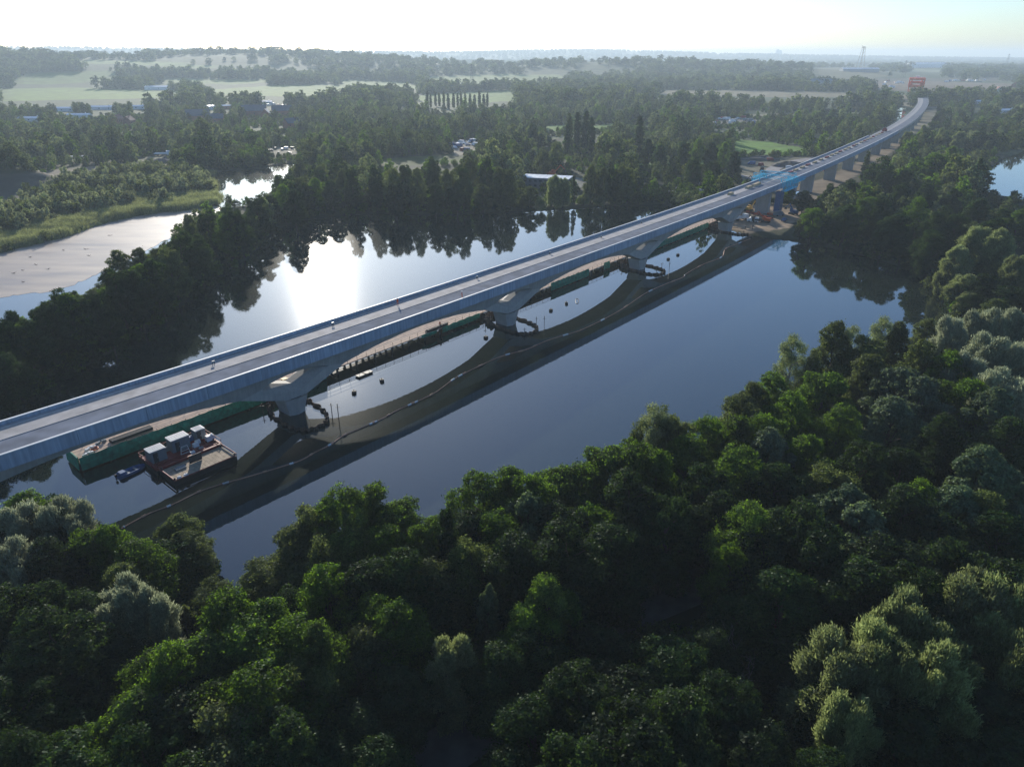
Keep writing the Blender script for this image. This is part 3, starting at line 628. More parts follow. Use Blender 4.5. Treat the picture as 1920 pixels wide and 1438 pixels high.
putpx("behind the inlet", [('A', 505, 1128, 5.0, 17), ('A', 420, 1145, 4.6, 17), ('A', 460, 1190, 5, 17), ('A', 375, 1195, 4.6, 17), ('A', 275, 1215, 4.4, 17), ('A', 330, 1230, 4.4, 17), ('A', 590, 1205, 4.4, 16), ('A', 545, 1180, 4.4, 16.5), ('O', 560, 1260, 4.4, 16),
  ('A', 250, 1295, 4.6, 17), ('A', 400, 1275, 5, 17), ('A', 480, 1290, 5, 17), ('D', 330, 1330, 5, 16), ('A', 190, 1345, 4.6, 16.5), ('O', 430, 1370, 5, 16), ('A', 165, 1420, 4.2, 16), ('D', 520, 1380), ('D', 260, 1410), ('D', 340, 1430), ('O', 395, 1100, 3, 8), ('O', 460, 1118, 2.6, 7)])
putpx("between the inlet and the long reach", [('O', 540, 965, 3.6, 15), ('O', 585, 955, 3.6, 16), ('A', 640, 925, 4.8), ('A', 700, 908, 5), ('A', 765, 925, 4.6), ('A', 800, 975, 4, 16), ('B', 600, 1010, 3.4, 17), ('A', 650, 990, 4.6), ('A', 715, 985, 5), ('O', 560, 1040, 4, 13), ('A', 610, 1075, 4.4, 16), ('D', 680, 1060), ('D', 750, 1050),
  ('C', 838, 958, 2.4, 19), ('O', 500, 1060, 4, 10), ('O', 800, 1060, 4.4, 15), ('X', 645, 1150, 3.5, 14), ('A', 700, 1132, 4.4, 15), ('A', 745, 1150, 4.2, 15), ('D', 560, 1120, 4, 12), ('D', 800, 1150, 3.4, 11), ('O', 690, 1200, 4, 13)])
putpx("on the shore opposite the floating boom", [('A', 895, 892, 4.8), ('A', 950, 885, 4.8), ('A', 1000, 900, 4.4), ('A', 1050, 875, 5), ('D', 880, 960, 4.6), ('A', 930, 960, 4.6), ('P', 985, 940, 3.6, 17), ('D', 1040, 945), ('A', 1095, 880, 4.6), ('A', 1145, 838, 4.4), ('A', 1110, 940, 4.6), ('A', 1200, 850, 5), ('B', 1205, 755, 3.2, 19),
  ('B', 1240, 765, 3, 18.5), ('B', 1180, 790, 3, 18), ('O', 1270, 795, 4, 17), ('A', 1290, 830, 5), ('A', 1235, 860, 5), ('D', 1170, 920), ('D', 1255, 930), ('O', 880, 1030, 4, 15), ('D', 960, 1030), ('D', 1060, 1020), ('D', 1150, 1000, 5, 16), ('A', 1330, 790, 4.8), ('A', 1385, 790, 4.6, 17)])
putpx("along the bank under the northern reach", [('O', 1362, 725, 2.4, 15), ('O', 1415, 725, 4, 15.5), ('O', 1395, 745, 4, 15), ('A', 1450, 700, 4.6, 17), ('B', 1490, 632, 3.4, 19), ('B', 1525, 660, 3.6, 18), ('O', 1570, 618, 4, 18), ('B', 1600, 615, 3.2, 18.5), ('O', 1625, 640, 4.6), ('B', 1662, 598, 3.4, 19), ('O', 1690, 612, 4, 18), ('O', 1640, 680, 4.6),
  ('A', 1550, 700, 5), ('A', 1490, 740, 5), ('A', 1580, 760, 5), ('A', 1440, 790, 4.6), ('P', 1452, 808, 4, 18), ('A', 1520, 820, 5), ('A', 1390, 850, 5), ('D', 1330, 880), ('D', 1460, 880), ('O', 1730, 650, 4.4), ('A', 1400, 960, 4.4), ('O', 1740, 600, 3.6, 15)])
putpx("on the rise behind the shore trees", [('P', 1690, 690, 6), ('P', 1735, 715, 5.6), ('P', 1680, 760, 5.4), ('S', 1785, 605, 4.2, 17), ('S', 1835, 595, 4.6, 17), ('S', 1885, 590, 5, 18), ('S', 1860, 640, 5.4, 18), ('S', 1915, 650, 5, 18), ('S', 1820, 680, 4.6, 17), ('S', 1880, 710, 5, 17), ('A', 1790, 665, 4.4, 18), ('A', 1770, 700, 4.4, 17.5),
  ('A', 1830, 735, 5), ('P', 1870, 745, 5), ('D', 1905, 790), ('D', 1780, 800), ('D', 1700, 840), ('D', 1620, 850), ('D', 1840, 830, 5), ('O', 1560, 880), ('S', 1940, 600, 5, 18), ('S', 1950, 730, 5)])
putpx("in the dark wood above the footpath", [('P', 1595, 912, 5.2, 18), ('P', 1620, 955, 4.6, 17), ('P', 1855, 848, 5, 19), ('P', 1900, 870, 5, 18), ('P', 1810, 925, 4.6, 17), ('O', 1850, 930, 4.4, 17), ('D', 1700, 920), ('D', 1760, 960), ('D', 1500, 960), ('D', 1540, 1010), ('D', 1680, 1010), ('A', 1730, 885, 3.2, 18), ('D', 1890, 980), ('D', 1800, 1040), ('A', 1378, 1018, 3.6, 16),
  ('D', 1440, 1010, 4.6), ('D', 1352, 925), ('D', 1620, 1070), ('D', 1560, 1110, 4.6, 15), ('D', 1710, 1090), ('D', 1480, 1090), ('R', 1500, 1085, 3, 14), ('D', 1880, 1070), ('D', 1400, 1110, 4.4, 13)])
putpx("below the footpath", [('P', 915, 1112, 1.8, 15), ('A', 1000, 1150, 3.2, 15), ('A', 1022, 1105, 3.2, 16), ('A', 1060, 1112, 3, 15.5), ('D', 1110, 1190, 5, 12), ('D', 1010, 1210, 4.6, 13), ('D', 940, 1230, 4.4, 13), ('W', 845, 1215, 3, 13), ('D', 1180, 1260), ('D', 1090, 1290), ('D', 1000, 1310), ('D', 740, 1280, 4.4, 12), ('D', 660, 1330, 4.4, 12), ('D', 1260, 1220, 4.4, 13),
  ('D', 1340, 1190, 4, 12), ('D', 1280, 1320), ('D', 1180, 1370), ('D', 1070, 1410), ('D', 600, 1400, 4.6, 13), ('D', 960, 1420, 4.4, 12), ('D', 1370, 1290, 4.4, 13), ('X', 1390, 1205, 3, 11), ('D', 1300, 1420), ('D', 700, 1420, 4, 11)])
putpx("among the big sage willows", [('W', 1690, 1145, 4.0, 17), ('W', 1655, 1195, 3.6, 16), ('W', 1765, 1180, 4.2, 17), ('W', 1590, 1220, 4.4, 16), ('W', 1680, 1245, 4, 16), ('W', 1750, 1260, 4.4, 16), ('W', 1830, 1110, 4.4, 17), ('W', 1775, 1108, 3.4, 16), ('W', 1900, 1125, 4, 17), ('W', 1870, 1180, 4, 15), ('W', 1920, 1230, 4, 16), ('W', 1600, 1340, 3.6, 14),
  ('W', 1790, 1330, 4, 14), ('D', 1530, 1190, 4.6, 13), ('D', 1560, 1290, 4, 12), ('D', 1700, 1350, 5, 13), ('D', 1850, 1300, 5, 13), ('D', 1900, 1400, 5, 13), ('D', 1420, 1380, 4.4, 12), ('D', 1480, 1200, 3.4, 11), ('D', 1560, 1420, 4, 12), ('D', 1800, 1430, 5, 12), ('W', 1950, 1100, 4, 16)])
# --- spit between the two lakes
putpx("on the wooded spit beside the mud bank", [('A', 40, 612, 4.6, 17), ('A', 0, 625, 4.6), ('D', 65, 600, 3.4, 18), ('A', 120, 565, 5, 17), ('D', 165, 560, 4.6), ('A', 195, 560, 4.4, 16), ('O', 220, 478, 4.4, 17), ('O', 262, 468, 4.4, 17), ('O', 300, 462, 4.4, 17.5), ('O', 340, 470, 4.4), ('A', 290, 500, 5), ('D', 245, 520, 5), ('D', 330, 520, 5),
  ('O', 350, 412, 3.2, 17), ('X', 350, 425, 3, 14), ('D', 385, 400, 4.2, 18), ('A', 420, 400, 4.6, 19), ('D', 455, 392, 5, 20), ('D', 400, 450, 5), ('D', 380, 500, 5, 20), ('D', 440, 440, 5, 20), ('D', 420, 480, 5, 20), ('D', 60, 670, 5), ('D', 120, 640, 5), ('D', 180, 620, 5), ('D', 260, 570, 5), ('D', 220, 590, 5), ('A', 0, 700, 5), ('D', 300, 560, 4.6), ('D', 20, 690, 4.6), ('D', 150, 680, 4.4, 16), ('D', 340, 570, 4.2, 15)])
putpx("where the spit meets the far bank", [('D', 500, 370, 4.8, 18), ('A', 530, 348, 4.8, 17), ('D', 480, 400, 5, 18), ('D', 520, 368, 4.6, 15), ('O', 560, 335, 4.4, 17), ('A', 590, 338, 5, 17), ('D', 575, 352, 5, 15), ('D', 620, 342, 5, 16), ('O', 600, 310, 4.6, 18), ('O', 640, 320, 4.6, 18), ('O', 560, 300, 4.6, 16), ('A', 520, 330, 4.4, 17)])
# --- far bank of the lake
putpx("on the far bank left of the site office", [('D', 660, 330, 4.6, 21), ('D', 695, 318, 4.6, 22), ('O', 725, 325, 5, 21), ('D', 755, 312, 4.6, 22), ('O', 780, 322, 4.4, 21), ('D', 812, 300, 4.4, 22), ('O', 845, 325, 4.8, 21), ('D', 868, 315, 4.4, 22), ('O', 880, 298, 4.4, 22), ('D', 910, 300, 4.2, 23), ('O', 940, 318, 4.8, 21), ('O', 965, 325, 4.4, 20), ('D', 640, 360, 5, 18), ('D', 720, 360, 5, 17),
  ('D', 800, 360, 5, 16), ('D', 870, 360, 5, 15), ('O', 920, 360, 5, 14)])
putpx("on the far bank right of the site office", [('W', 1062, 345, 4.8, 15), ('W', 1085, 352, 4, 14), ('O', 1010, 362, 4.2, 11), ('C', 1078, 332, 1.8, 15), ('O', 1110, 312, 4.6, 20), ('O', 1135, 318, 4.4, 19), ('D', 1158, 320, 4.2, 19), ('O', 1175, 315, 4.4, 20), ('O', 1195, 325, 4, 18), ('U', 1120, 378, 3.6, 6), ('U', 1150, 380, 3.6, 6), ('U', 1180, 376, 3.6, 7), ('U', 1215, 372, 3.6, 6), ('U', 1250, 366, 3.2, 6), ('U', 1280, 364, 3.6, 7), ('O', 1000, 380, 3.6, 8), ('U', 1040, 385, 3.4, 7)])
putpx("in the stand between the poplars and the viaduct", [('L', 1070, 216, 3.4, 28), ('L', 1084, 213, 3.2, 29), ('L', 1099, 212, 3.8, 30), ('L', 1112, 224, 3.0, 27), ('L', 1202, 221, 3.8, 29), ('L', 1064, 236, 2.6, 23), ('D', 1218, 262, 5, 20), ('D', 1240, 272, 5, 19), ('D', 1285, 268, 5, 20), ('A', 1310, 262, 5, 20), ('D', 1335, 268, 5, 20), ('A', 1360, 270, 5, 19), ('D', 1380, 285, 4.4, 18), ('D', 1300, 300, 5, 18), ('D', 1340, 305, 5, 17), ('A', 1345, 252, 3.6, 17),
  ('D', 1140, 270, 5, 17), ('O', 1045, 270, 5, 17), ('O', 1020, 285, 4.6, 16), ('U', 975, 288, 4, 8), ('U', 945, 292, 4, 8), ('O', 1125, 285, 4, 13), ('O', 1165, 265, 4.4, 15), ('D', 1000, 235, 5.5, 18), ('A', 960, 262, 5, 16), ('D', 930, 268, 5, 15)])
# --- right-hand shore
putpx("on the right-hand shore beyond the works yard", [('A', 1515, 398, 5, 14), ('O', 1500, 415, 3.6, 9), ('D', 1545, 402, 4.6, 14), ('D', 1575, 392, 5, 17), ('A', 1625, 372, 5.4, 19), ('D', 1655, 380, 5.4, 19), ('D', 1600, 410, 5, 17), ('D', 1690, 400, 5.4, 18), ('D', 1660, 430, 5, 16), ('A', 1725, 375, 5, 18), ('D', 1760, 395, 5.4, 18), ('D', 1720, 440, 5, 16), ('D', 1800, 400, 5.4, 18), ('D', 1840, 375, 5.4, 18), ('D', 1885, 392, 5, 15), ('A', 1915, 398, 5.4, 15),
  ('D', 1560, 350, 4.6, 17), ('D', 1600, 345, 5, 17), ('D', 1510, 360, 4.4, 12), ('A', 1480, 352, 3.6, 8), ('D', 1860, 420, 5.4, 17), ('L', 1628, 288, 2.4, 18), ('L', 1843, 300, 2.2, 22), ('D', 1640, 345, 5, 17), ('D', 1690, 350, 5, 17)])
putpx("round the big willows at the right-hand cove", [('W', 1835, 435, 6, 17), ('W', 1875, 445, 6, 17), ('W', 1800, 470, 5, 14), ('W', 1905, 490, 5, 14), ('W', 1745, 498, 3.6, 10), ('W', 1770, 520, 4.2, 9), ('W', 1750, 545, 3.4, 7), ('D', 1850, 520, 5, 12), ('D', 1900, 545, 5, 12), ('O', 1870, 565, 4.4, 12), ('D', 1830, 560, 4.4, 9), ('D', 1690, 480, 4, 8), ('D', 1640, 465, 4, 8)])
putpx("by the round leafy giants near the right-hand pool", [('A', 1755, 285, 6.4, 21), ('A', 1785, 278, 6.4, 21), ('A', 1725, 295, 5.4, 19), ('W', 1705, 250, 5, 16), ('W', 1735, 240, 5, 16), ('W', 1770, 245, 5, 16), ('W', 1800, 250, 5, 16), ('D', 1660, 320, 5, 18), ('D', 1700, 320, 5.4, 18), ('D', 1820, 315, 5, 18), ('D', 1740, 345, 5.4, 18), ('D', 1790, 350, 5, 18)])
# row of poplars beyond the meadow
for k in range(15):
    x, y = G(800 + k * 8.2 + rt.uniform(-2, 2), 178 + rt.uniform(-3, 3), 20); put('L', x, y, rt.uniform(19, 23), 2.6, "in the long poplar row beside the meadow", False)
for k in range(12):
    x, y = G(1025 + k * 15 + rt.uniform(-3, 3), 172 + rt.uniform(-3, 3), 20); put('L', x, y, rt.uniform(18, 22), 2.6, "in the broken poplar line before the tan meadow", False)
ORD = ["first", "second", "third", "fourth", "fifth", "sixth", "seventh", "eighth", "ninth", "tenth", "eleventh", "twelfth", "thirteenth", "fourteenth", "fifteenth", "sixteenth", "seventeenth", "eighteenth", "nineteenth", "twentieth"]
NEARZ = 0
def wander(): return rt.uniform(0, 6.283)
byk = {}
for i, t in enumerate(TREES): byk.setdefault((t[5], t[2] if t[2] in "SWPCLRXBU" else t[2]), []).append(i)
LAB = {}
for (zone, k), ids in byk.items():
    ids.sort(key=lambda i: TREES[i][0] / max(1, TREES[i][1])); w_ = KIND[k][4]
    for n_, i in enumerate(ids):
        if len(ids) == 1: LAB[i] = f"the only {w_} {zone}"
        elif n_ == len(ids) - 1: LAB[i] = f"{w_} {zone}, last along"
        else: LAB[i] = f"{w_} {zone}, {ORD[n_]} along"
for i, (x, y, k, h, r, zone, parts) in enumerate(TREES):
    models, mh, mr_, nm, words_ = KIND[k]; cm, tm = models[rt.randrange(len(models))]
    z = max(.3, hz(x, y)) - .2; sc = (r / mr_, r / mr_, h / mh)
    if cm is None:
        o = bpy.data.objects.new(nm, tm); COL.objects.link(o)
    elif parts:
        o = bpy.data.objects.new(nm, None); COL.objects.link(o); o.empty_display_size = .3
        for q, mm_ in (("trunk", tm), ("crown", cm)):
            c = bpy.data.objects.new(q, mm_); COL.objects.link(c); c.parent = o
    else:
        o = bpy.data.objects.new(nm, cm); COL.objects.link(o)
    o.location = (x, y, z); o.rotation_euler = (0, 0, wander()); o.scale = sc
    o.rotation_euler.x = rt.uniform(-.04, .04)
    tag(o, LAB[i], "shrub" if k == 'U' else "tree", nm.replace("_", " ") + "s " + zone)
print("trees", len(TREES))

# ================================================================ WOODLAND AND GROUND COVER (nobody could count these)
def scatter(name, pts, scl, rots, idx, protos, label, cat):
    me = bpy.data.meshes.new(name); n = len(pts); me.vertices.add(n); me.vertices.foreach_set("co", np.asarray(pts, np.float32).ravel())
    a = me.attributes.new("sc", 'FLOAT_VECTOR', 'POINT'); a.data.foreach_set("vector", np.asarray(scl, np.float32).ravel())
    a = me.attributes.new("rz", 'FLOAT', 'POINT'); a.data.foreach_set("value", np.asarray(rots, np.float32))
    a = me.attributes.new("ix", 'INT', 'POINT'); a.data.foreach_set("value", np.asarray(idx, np.int32))
    pc = bpy.data.collections.new(name + "_kinds")
    for i, pm in enumerate(protos):
        o = bpy.data.objects.new("%s_kind_%02d" % (name, i), pm); pc.objects.link(o)
    o = bpy.data.objects.new(name, me); COL.objects.link(o)
    ng = bpy.data.node_groups.new(name, 'GeometryNodeTree'); ng.interface.new_socket("Geometry", in_out='INPUT', socket_type='NodeSocketGeometry'); ng.interface.new_socket("Geometry", in_out='OUTPUT', socket_type='NodeSocketGeometry')
    N, L = ng.nodes, ng.links; gi = N.new("NodeGroupInput"); go = N.new("NodeGroupOutput"); ip = N.new("GeometryNodeInstanceOnPoints"); ci = N.new("GeometryNodeCollectionInfo")
    ci.inputs["Collection"].default_value = pc; ci.inputs["Separate Children"].default_value = True; ci.inputs["Reset Children"].default_value = True
    def at(nm, ty):
        q = N.new("GeometryNodeInputNamedAttribute"); q.data_type = ty; q.inputs[0].default_value = nm; return [s for s in q.outputs if s.enabled and s.name == "Attribute"][0]
    cx = N.new("ShaderNodeCombineXYZ"); L.new(at("rz", 'FLOAT'), cx.inputs[2])
    mp_ = N.new("GeometryNodeMeshToPoints"); L.new(gi.outputs[0], mp_.inputs[0])
    L.new(mp_.outputs[0], ip.inputs["Points"]); L.new(ci.outputs[0], ip.inputs["Instance"]); ip.inputs["Pick Instance"].default_value = True
    L.new(at("ix", 'INT'), ip.inputs["Instance Index"]); L.new(cx.outputs[0], ip.inputs["Rotation"]); L.new(at("sc", 'FLOAT_VECTOR'), ip.inputs["Scale"]); L.new(ip.outputs[0], go.inputs[0])
    md = o.modifiers.new("spread", 'NODES'); md.node_group = ng
    tag(o, label, cat, kind="stuff"); print(name, n); return o
def merged(cm_tm, name):              # crown and trunk of one far tree in one mesh
    cm, tm = cm_tm; vs_ = [v.co[:] for v in cm.vertices]; fs = [tuple(p.vertices) for p in cm.polygons]; k = len(vs_)
    v2 = [v.co[:] for v in tm.vertices]; f2 = [tuple(i + k for i in p.vertices) for p in tm.polygons]
    me = bpy.data.meshes.new(name); me.from_pydata(vs_ + v2, [], fs + f2); me.materials.append(cm.materials[0]); me.materials.append(M_BARK)
    me.polygons.foreach_set("material_index", [0] * len(fs) + [1] * len(f2)); return me
MID = [merged(make_tree("mid", 14, 4.8, .5, 15, 5200, .55, [L_FAR, L_OLIVE, L_ALDER, L_DARK, L_SAGE][k % 5], 200 + k, ["round", "open", "round", "open", "round"][k % 5], lobe=(.34, .52), tw=.4), "mid") for k in range(5)] + \
      [merged(make_tree("mid", 17, 2.0, .5, 18, 3200, .5, L_DARK, 220, "column", lobe=(.45, .6)), "mid")]
FAR = [merged(make_tree("far", 13, 5.2, -.5, 10, 900, 1.15, [L_FAR, L_FAR, L_DARK, L_OLIVE][k], 240 + k, "round", lobe=(.4, .6), tw=.6), "far") for k in range(4)]
BUSH = [merged(make_tree("bush", 4.5, 2.8, -.3, 9, 2600, .34, [L_OLIVE, L_ALDER, L_DARK][k], 260 + k, "round", lobe=(.34, .5), tw=.35), "bush") for k in range(3)]
SCR = [merged(make_tree("scrub", 6.5, 2.2, -.3, 9, 3000, .32, [L_SCRUB, L_SCRUB, L_OLIVE][k], 270 + k, "open", lobe=(.22, .4), tw=.35, vz=1.5), "scrub") for k in range(3)]
def reedclump(seed):
    rng = np.random.default_rng(seed); n = 420; P = rng.normal(size=(n, 3)) * (1.3, 1.3, 0); h = rng.uniform(1.2, 2.4, (n, 1)); d = rng.normal(size=(n, 3)) * .16 + (0.05, 0, 1)
    s = rng.normal(size=(n, 3)); s[:, 2] = 0; s /= np.linalg.norm(s, axis=1)[:, None]; s *= .05; T = P + d * h
    return npmesh("reeds", np.stack([P - s, P + s, T + s * .3, T - s * .3], 1).reshape(-1, 3), np.arange(n * 4).reshape(-1, 4), [L_REED])
REED = [reedclump(1), reedclump(2), reedclump(3)]
rg = np.random.default_rng(3)
TX = np.array([t[:2] for t in TREES]); TRr = np.array([t[4] for t in TREES])
def off_bridge(x, y):
    o = np.full(x.shape, 999.); s_ = np.zeros(x.shape)
    nx_, ny_ = -np.sin(PT[::3]), np.cos(PT[::3])
    for px, py, a, b, s in zip(PX[::3], PY[::3], nx_, ny_, PS[::3]):
        dx, dy = x - px, y - py; al = dx * b - dy * a; m = np.abs(al) < 4; o = np.where(m, dx * a + dy * b, o); s_ = np.where(m, s, s_)
    return o, s_
def clear_of(x, y, gap=2.5):
    ok = np.ones(x.shape, bool)
    for poly in LAKES:
        q = np.array(poly); m = (x > q[:, 0].min() - 20) & (x < q[:, 0].max() + 20) & (y > q[:, 1].min() - 20) & (y < q[:, 1].max() + 20)
        if m.any(): ok[m] &= sdist(x[m], y[m], poly) > gap
    return ok
HXB = [[(x - w_, y - 7), (x + w_, y - 7), (x + w_, y + 3), (x - w_, y + 3)] for x, y, w_ in ((222, 232, 9), (243, 234, 9), (372, 226, 14), (405, 232, 9), (478, 218, 16), (530, 218, 14), (548, 240, 8), (120, 209, 16), (190, 206, 20), (150, 222, 12), (60, 228, 12), (258, 205, 12),
       (300, 163, 14), (34, 255, 7), (425, 205, 7), (395, 206, 7), (497, 197, 10), (520, 197, 20), (1885, 214, 10), (1835, 195, 8), (1902, 165, 8), (1870, 170, 8), (1738, 131, 30), (1610, 139, 25), (1715, 165, 16), (1018, 345, 40), (1070, 345, 40), (1375, 228, 40), (868, 277, 24), (1090, 260, 30), (1202, 265, 12))]
WATERPX = [[(385, 345), (405, 330), (470, 322), (548, 310), (545, 325), (515, 352), (480, 376), (400, 380)], [(1846, 356), (1846, 306), (1895, 282), (1990, 276), (1990, 366)], [(1055, 225), (1120, 225), (1125, 296), (1050, 296)], [(1184, 232), (1224, 232), (1224, 300), (1184, 300)],
           [(1505, 262), (1530, 262), (1590, 272), (1580, 279)], [(1538, 208), (1622, 208), (1620, 214), (1545, 214)], [(1672, 236), (1700, 202), (1705, 215), (1680, 240)]]
def fields(x, y, hz_):
    u, v = proj(np.column_stack([x, y, hz_])); bad = np.zeros(x.shape, bool)
    near_ = u.size and float(y.mean()) < 2600
    for dz in ((0, 5, 10, 15) if float(y.mean()) < 1100 else (0, 7, 13) if near_ else (0, 9, 18)):
        u2, v2 = proj(np.column_stack([x, y, hz_ + dz]))
        for poly, c in OPEN: bad |= pip(u2, v2, poly)
        for poly in WATERPX + HXB: bad |= pip(u2, v2, poly)
    return bad, u, v
def grid(x0, x1, y0, y1, d):
    a, b = np.meshgrid(np.arange(x0, x1, d), np.arange(y0, y1, d)); a = a.ravel() + rg.uniform(-.42, .42, a.size) * d; b = b.ravel() + rg.uniform(-.42, .42, b.size) * d; return a, b
def vnoise(x, y, s, seed=0):
    r_ = np.random.default_rng(seed); t = np.zeros(x.shape)
    for k in range(5):
        f = (1.7 ** k) / s; ph = r_.uniform(0, 6.28, 4); an = r_.uniform(0, 3.14); c, s2 = math.cos(an), math.sin(an)
        t += np.sin((x * c + y * s2) * f + ph[0] + 1.5 * np.sin((y * c - x * s2) * f * .7 + ph[1])) / (1.3 ** k)
    return t
parts_ = []
for x0, x1, y0, y1, d in ((-420, 560, 260, 620, 7.4), (-800, 1000, 620, 1100, 9.5), (-1500, 2100, 1100, 2200, 14), (-3300, 3800, 2200, 4600, 30), (-7500, 8000, 4600, 11000, 75)):
    x, y = grid(x0, x1, y0, y1, d); fov = np.abs(x) < y * .76 + 60; x, y = x[fov], y[fov]; h_ = height(x, y)
    bad, u, v = fields(x, y, h_); ok = clear_of(x, y, 3.0) & ~bad
    if y0 < 900: ok &= ~(pip(u, v, SCRUB))
    ob, sb = off_bridge(x, y); ok &= ~((ob > -9) & (ob < 30) & (sb > 300) & (sb < 1250))
    if y0 < 600:
        dd = np.full(x.shape, 99.)
        for (tx, ty), r_ in zip(TX, TRr): dd = np.minimum(dd, np.hypot(x - tx, y - ty) - r_ * .75)
        ok &= dd > 0
    ns_ = vnoise(x, y, 55 if y0 < 1500 else 180, 3); ok &= ns_ > (-1.3 if y0 < 600 else -1.25 if y0 < 1500 else -.75)
    hillm = base_height(x, y) > 14; 
    x, y, h_ = x[ok], y[ok], h_[ok]; n = len(x); s = rg.lognormal(-.08, .27, n).clip(.55, 1.75) * (d / 9.5 if y0 >= 1100 else 1) ** .55 * np.clip(1 + .22 * vnoise(x, y, 30, 8), .55, 1.3)
    if y0 < 1100: s *= .74 if y0 < 600 else .66
    parts_.append((x, y, h_, s, rg.integers(0, 5, n) if y0 < 1100 else rg.integers(0, 4, n) + 6, y0))
x = np.concatenate([p[0] for p in parts_]); y = np.concatenate([p[1] for p in parts_]); h_ = np.concatenate([p[2] for p in parts_]); s = np.concatenate([p[3] for p in parts_]); ix = np.concatenate([p[4] for p in parts_])
zs = s * np.where(y > 2200, .62, 1) * rg.uniform(.85, 1.2, len(s)); zs = np.minimum(zs, 2.0)
scatter("woodland", np.column_stack([x, y, h_ - .4]), np.column_stack([s, s, zs]), rg.uniform(0, 6.28, len(x)), ix, MID + FAR, "continuous hazy woodland filling the valley beyond the far bank", "woodland")
# undergrowth under the big trees and along every bank
x, y = grid(-150, 190, 28, 260, 3.6); ok = clear_of(x, y, .6) & (path_d(x, y, PATH) > 6) & (path_d(x, y, P_([(1440, 1240), (1475, 1290), (1500, 1350), (1480, 1400)], 1)) > 3)
ok &= ~((x > 60) & (y > 240)); x1_, y1_ = x[ok], y[ok]
x, y = grid(-260, 420, 200, 470, 4.4); dmin = np.full(x.shape, 999.)
for poly in (MAIN, LEFTL, POND, RIGHTL): dmin = np.minimum(dmin, np.abs(sdist(x, y, poly)))
bad, u, v = fields(x, y, height(x, y)); ob, sb = off_bridge(x, y)
ok = clear_of(x, y, .4) & (dmin < 26) & ~bad & ~((ob > -6) & (ob < 24) & (sb > 318)) & ~pip(u, v, SCRUB) & (rg.random(x.shape) < .8)
x2_, y2_ = x[ok], y[ok]
x, y = grid(-620, 760, 330, 980, 7.5); fov = np.abs(x) < y * .76 + 40; x, y = x[fov], y[fov]; u, v = proj(np.column_stack([x, y, height(x, y)])); ob, sb = off_bridge(x, y)
ok = clear_of(x, y, 1.5) & ~pip(u, v, SCRUB) & ~((ob > -8) & (ob < 26) & (sb > 318)) & (vnoise(x, y, 38, 6) > -1.1)
for poly, c_ in OPEN: ok &= ~pip(u, v, poly)
for poly in HXB[:18] + [HXB[25]] + WATERPX[:1]: ok &= ~pip(u, v, poly)
x = np.concatenate([x1_, x2_, x[ok]]); y = np.concatenate([y1_, y2_, y[ok]]); n = len(x); s = rg.uniform(.6, 1.15, n)
scatter("undergrowth", np.column_stack([x, y, height(x, y) - .2]), np.column_stack([s, s, s * rg.uniform(.7, 1.25, n)]), rg.uniform(0, 6.28, n), rg.integers(0, 3, n), BUSH, "dense bushes and brambles growing beneath the trees and along the banks", "undergrowth")
# willow scrub and reeds by the mud bank
x, y = grid(-420, -90, 215, 560, 3.4); h_ = height(x, y); u, v = proj(np.column_stack([x, y, h_])); ins = pip(u, v, SCRUB) & clear_of(x, y, .2)
edge_d = sdist(x, y, LEFTL); sc_m = ins & (edge_d > 20 + 9 * vnoise(x, y, 26, 5)) & (vnoise(x, y, 12, 9) > -.5)
sx, sy, sh = x[sc_m], y[sc_m], h_[sc_m]; n = len(sx); s = rg.uniform(.7, 1.35, n)
scatter("willow_scrub", np.column_stack([sx, sy, sh - .2]), np.column_stack([s, s, s * rg.uniform(.7, 1.2, n)]), rg.uniform(0, 6.28, n), rg.integers(0, 3, n), SCR, "young sage green willow scrub spreading behind the reed bed", "scrub")
x, y = grid(-420, -90, 215, 560, 1.75); h_ = height(x, y); u, v = proj(np.column_stack([x, y, h_])); ok = pip(u, v, SCRUB) & clear_of(x, y, -1.5)
x, y, h_ = x[ok], y[ok], h_[ok]; n = len(x); s = rg.uniform(.7, 1.1, n) * np.clip(1 + .2 * vnoise(x, y, 9, 4), .6, 1.4)
scatter("reed_bed", np.column_stack([x, y, np.maximum(h_, 0) - .1]), np.column_stack([s, s, s]), rg.uniform(0, 6.28, n), rg.integers(0, 3, n), REED, "pale green reed bed lining the mud bank", "reeds")

# ================================================================ THINGS ON AND ROUND THE WATER
def kid(parent, name, m, fn, smooth=False):
    mb = MB(); fn(mb); return mb.build(name, m, parent, smooth)
def deckthing(name, s, o, z, label, cat, group=None, rz=0.):
    return empty(name, BP(s, o, z), BA(s) + rz, label=label, cat=cat, group=group)
def gthing(name, px, py, label, cat, group=None, rz=0., z=None):
    x, y = G(px, py, 1.0); zz = hz(x, y) if z is None else z
    if z is None and zz > 4: x, y = G(px, py, zz); zz = hz(x, y)
    return empty(name, (x, y, zz), rz, label=label, cat=cat, group=group)
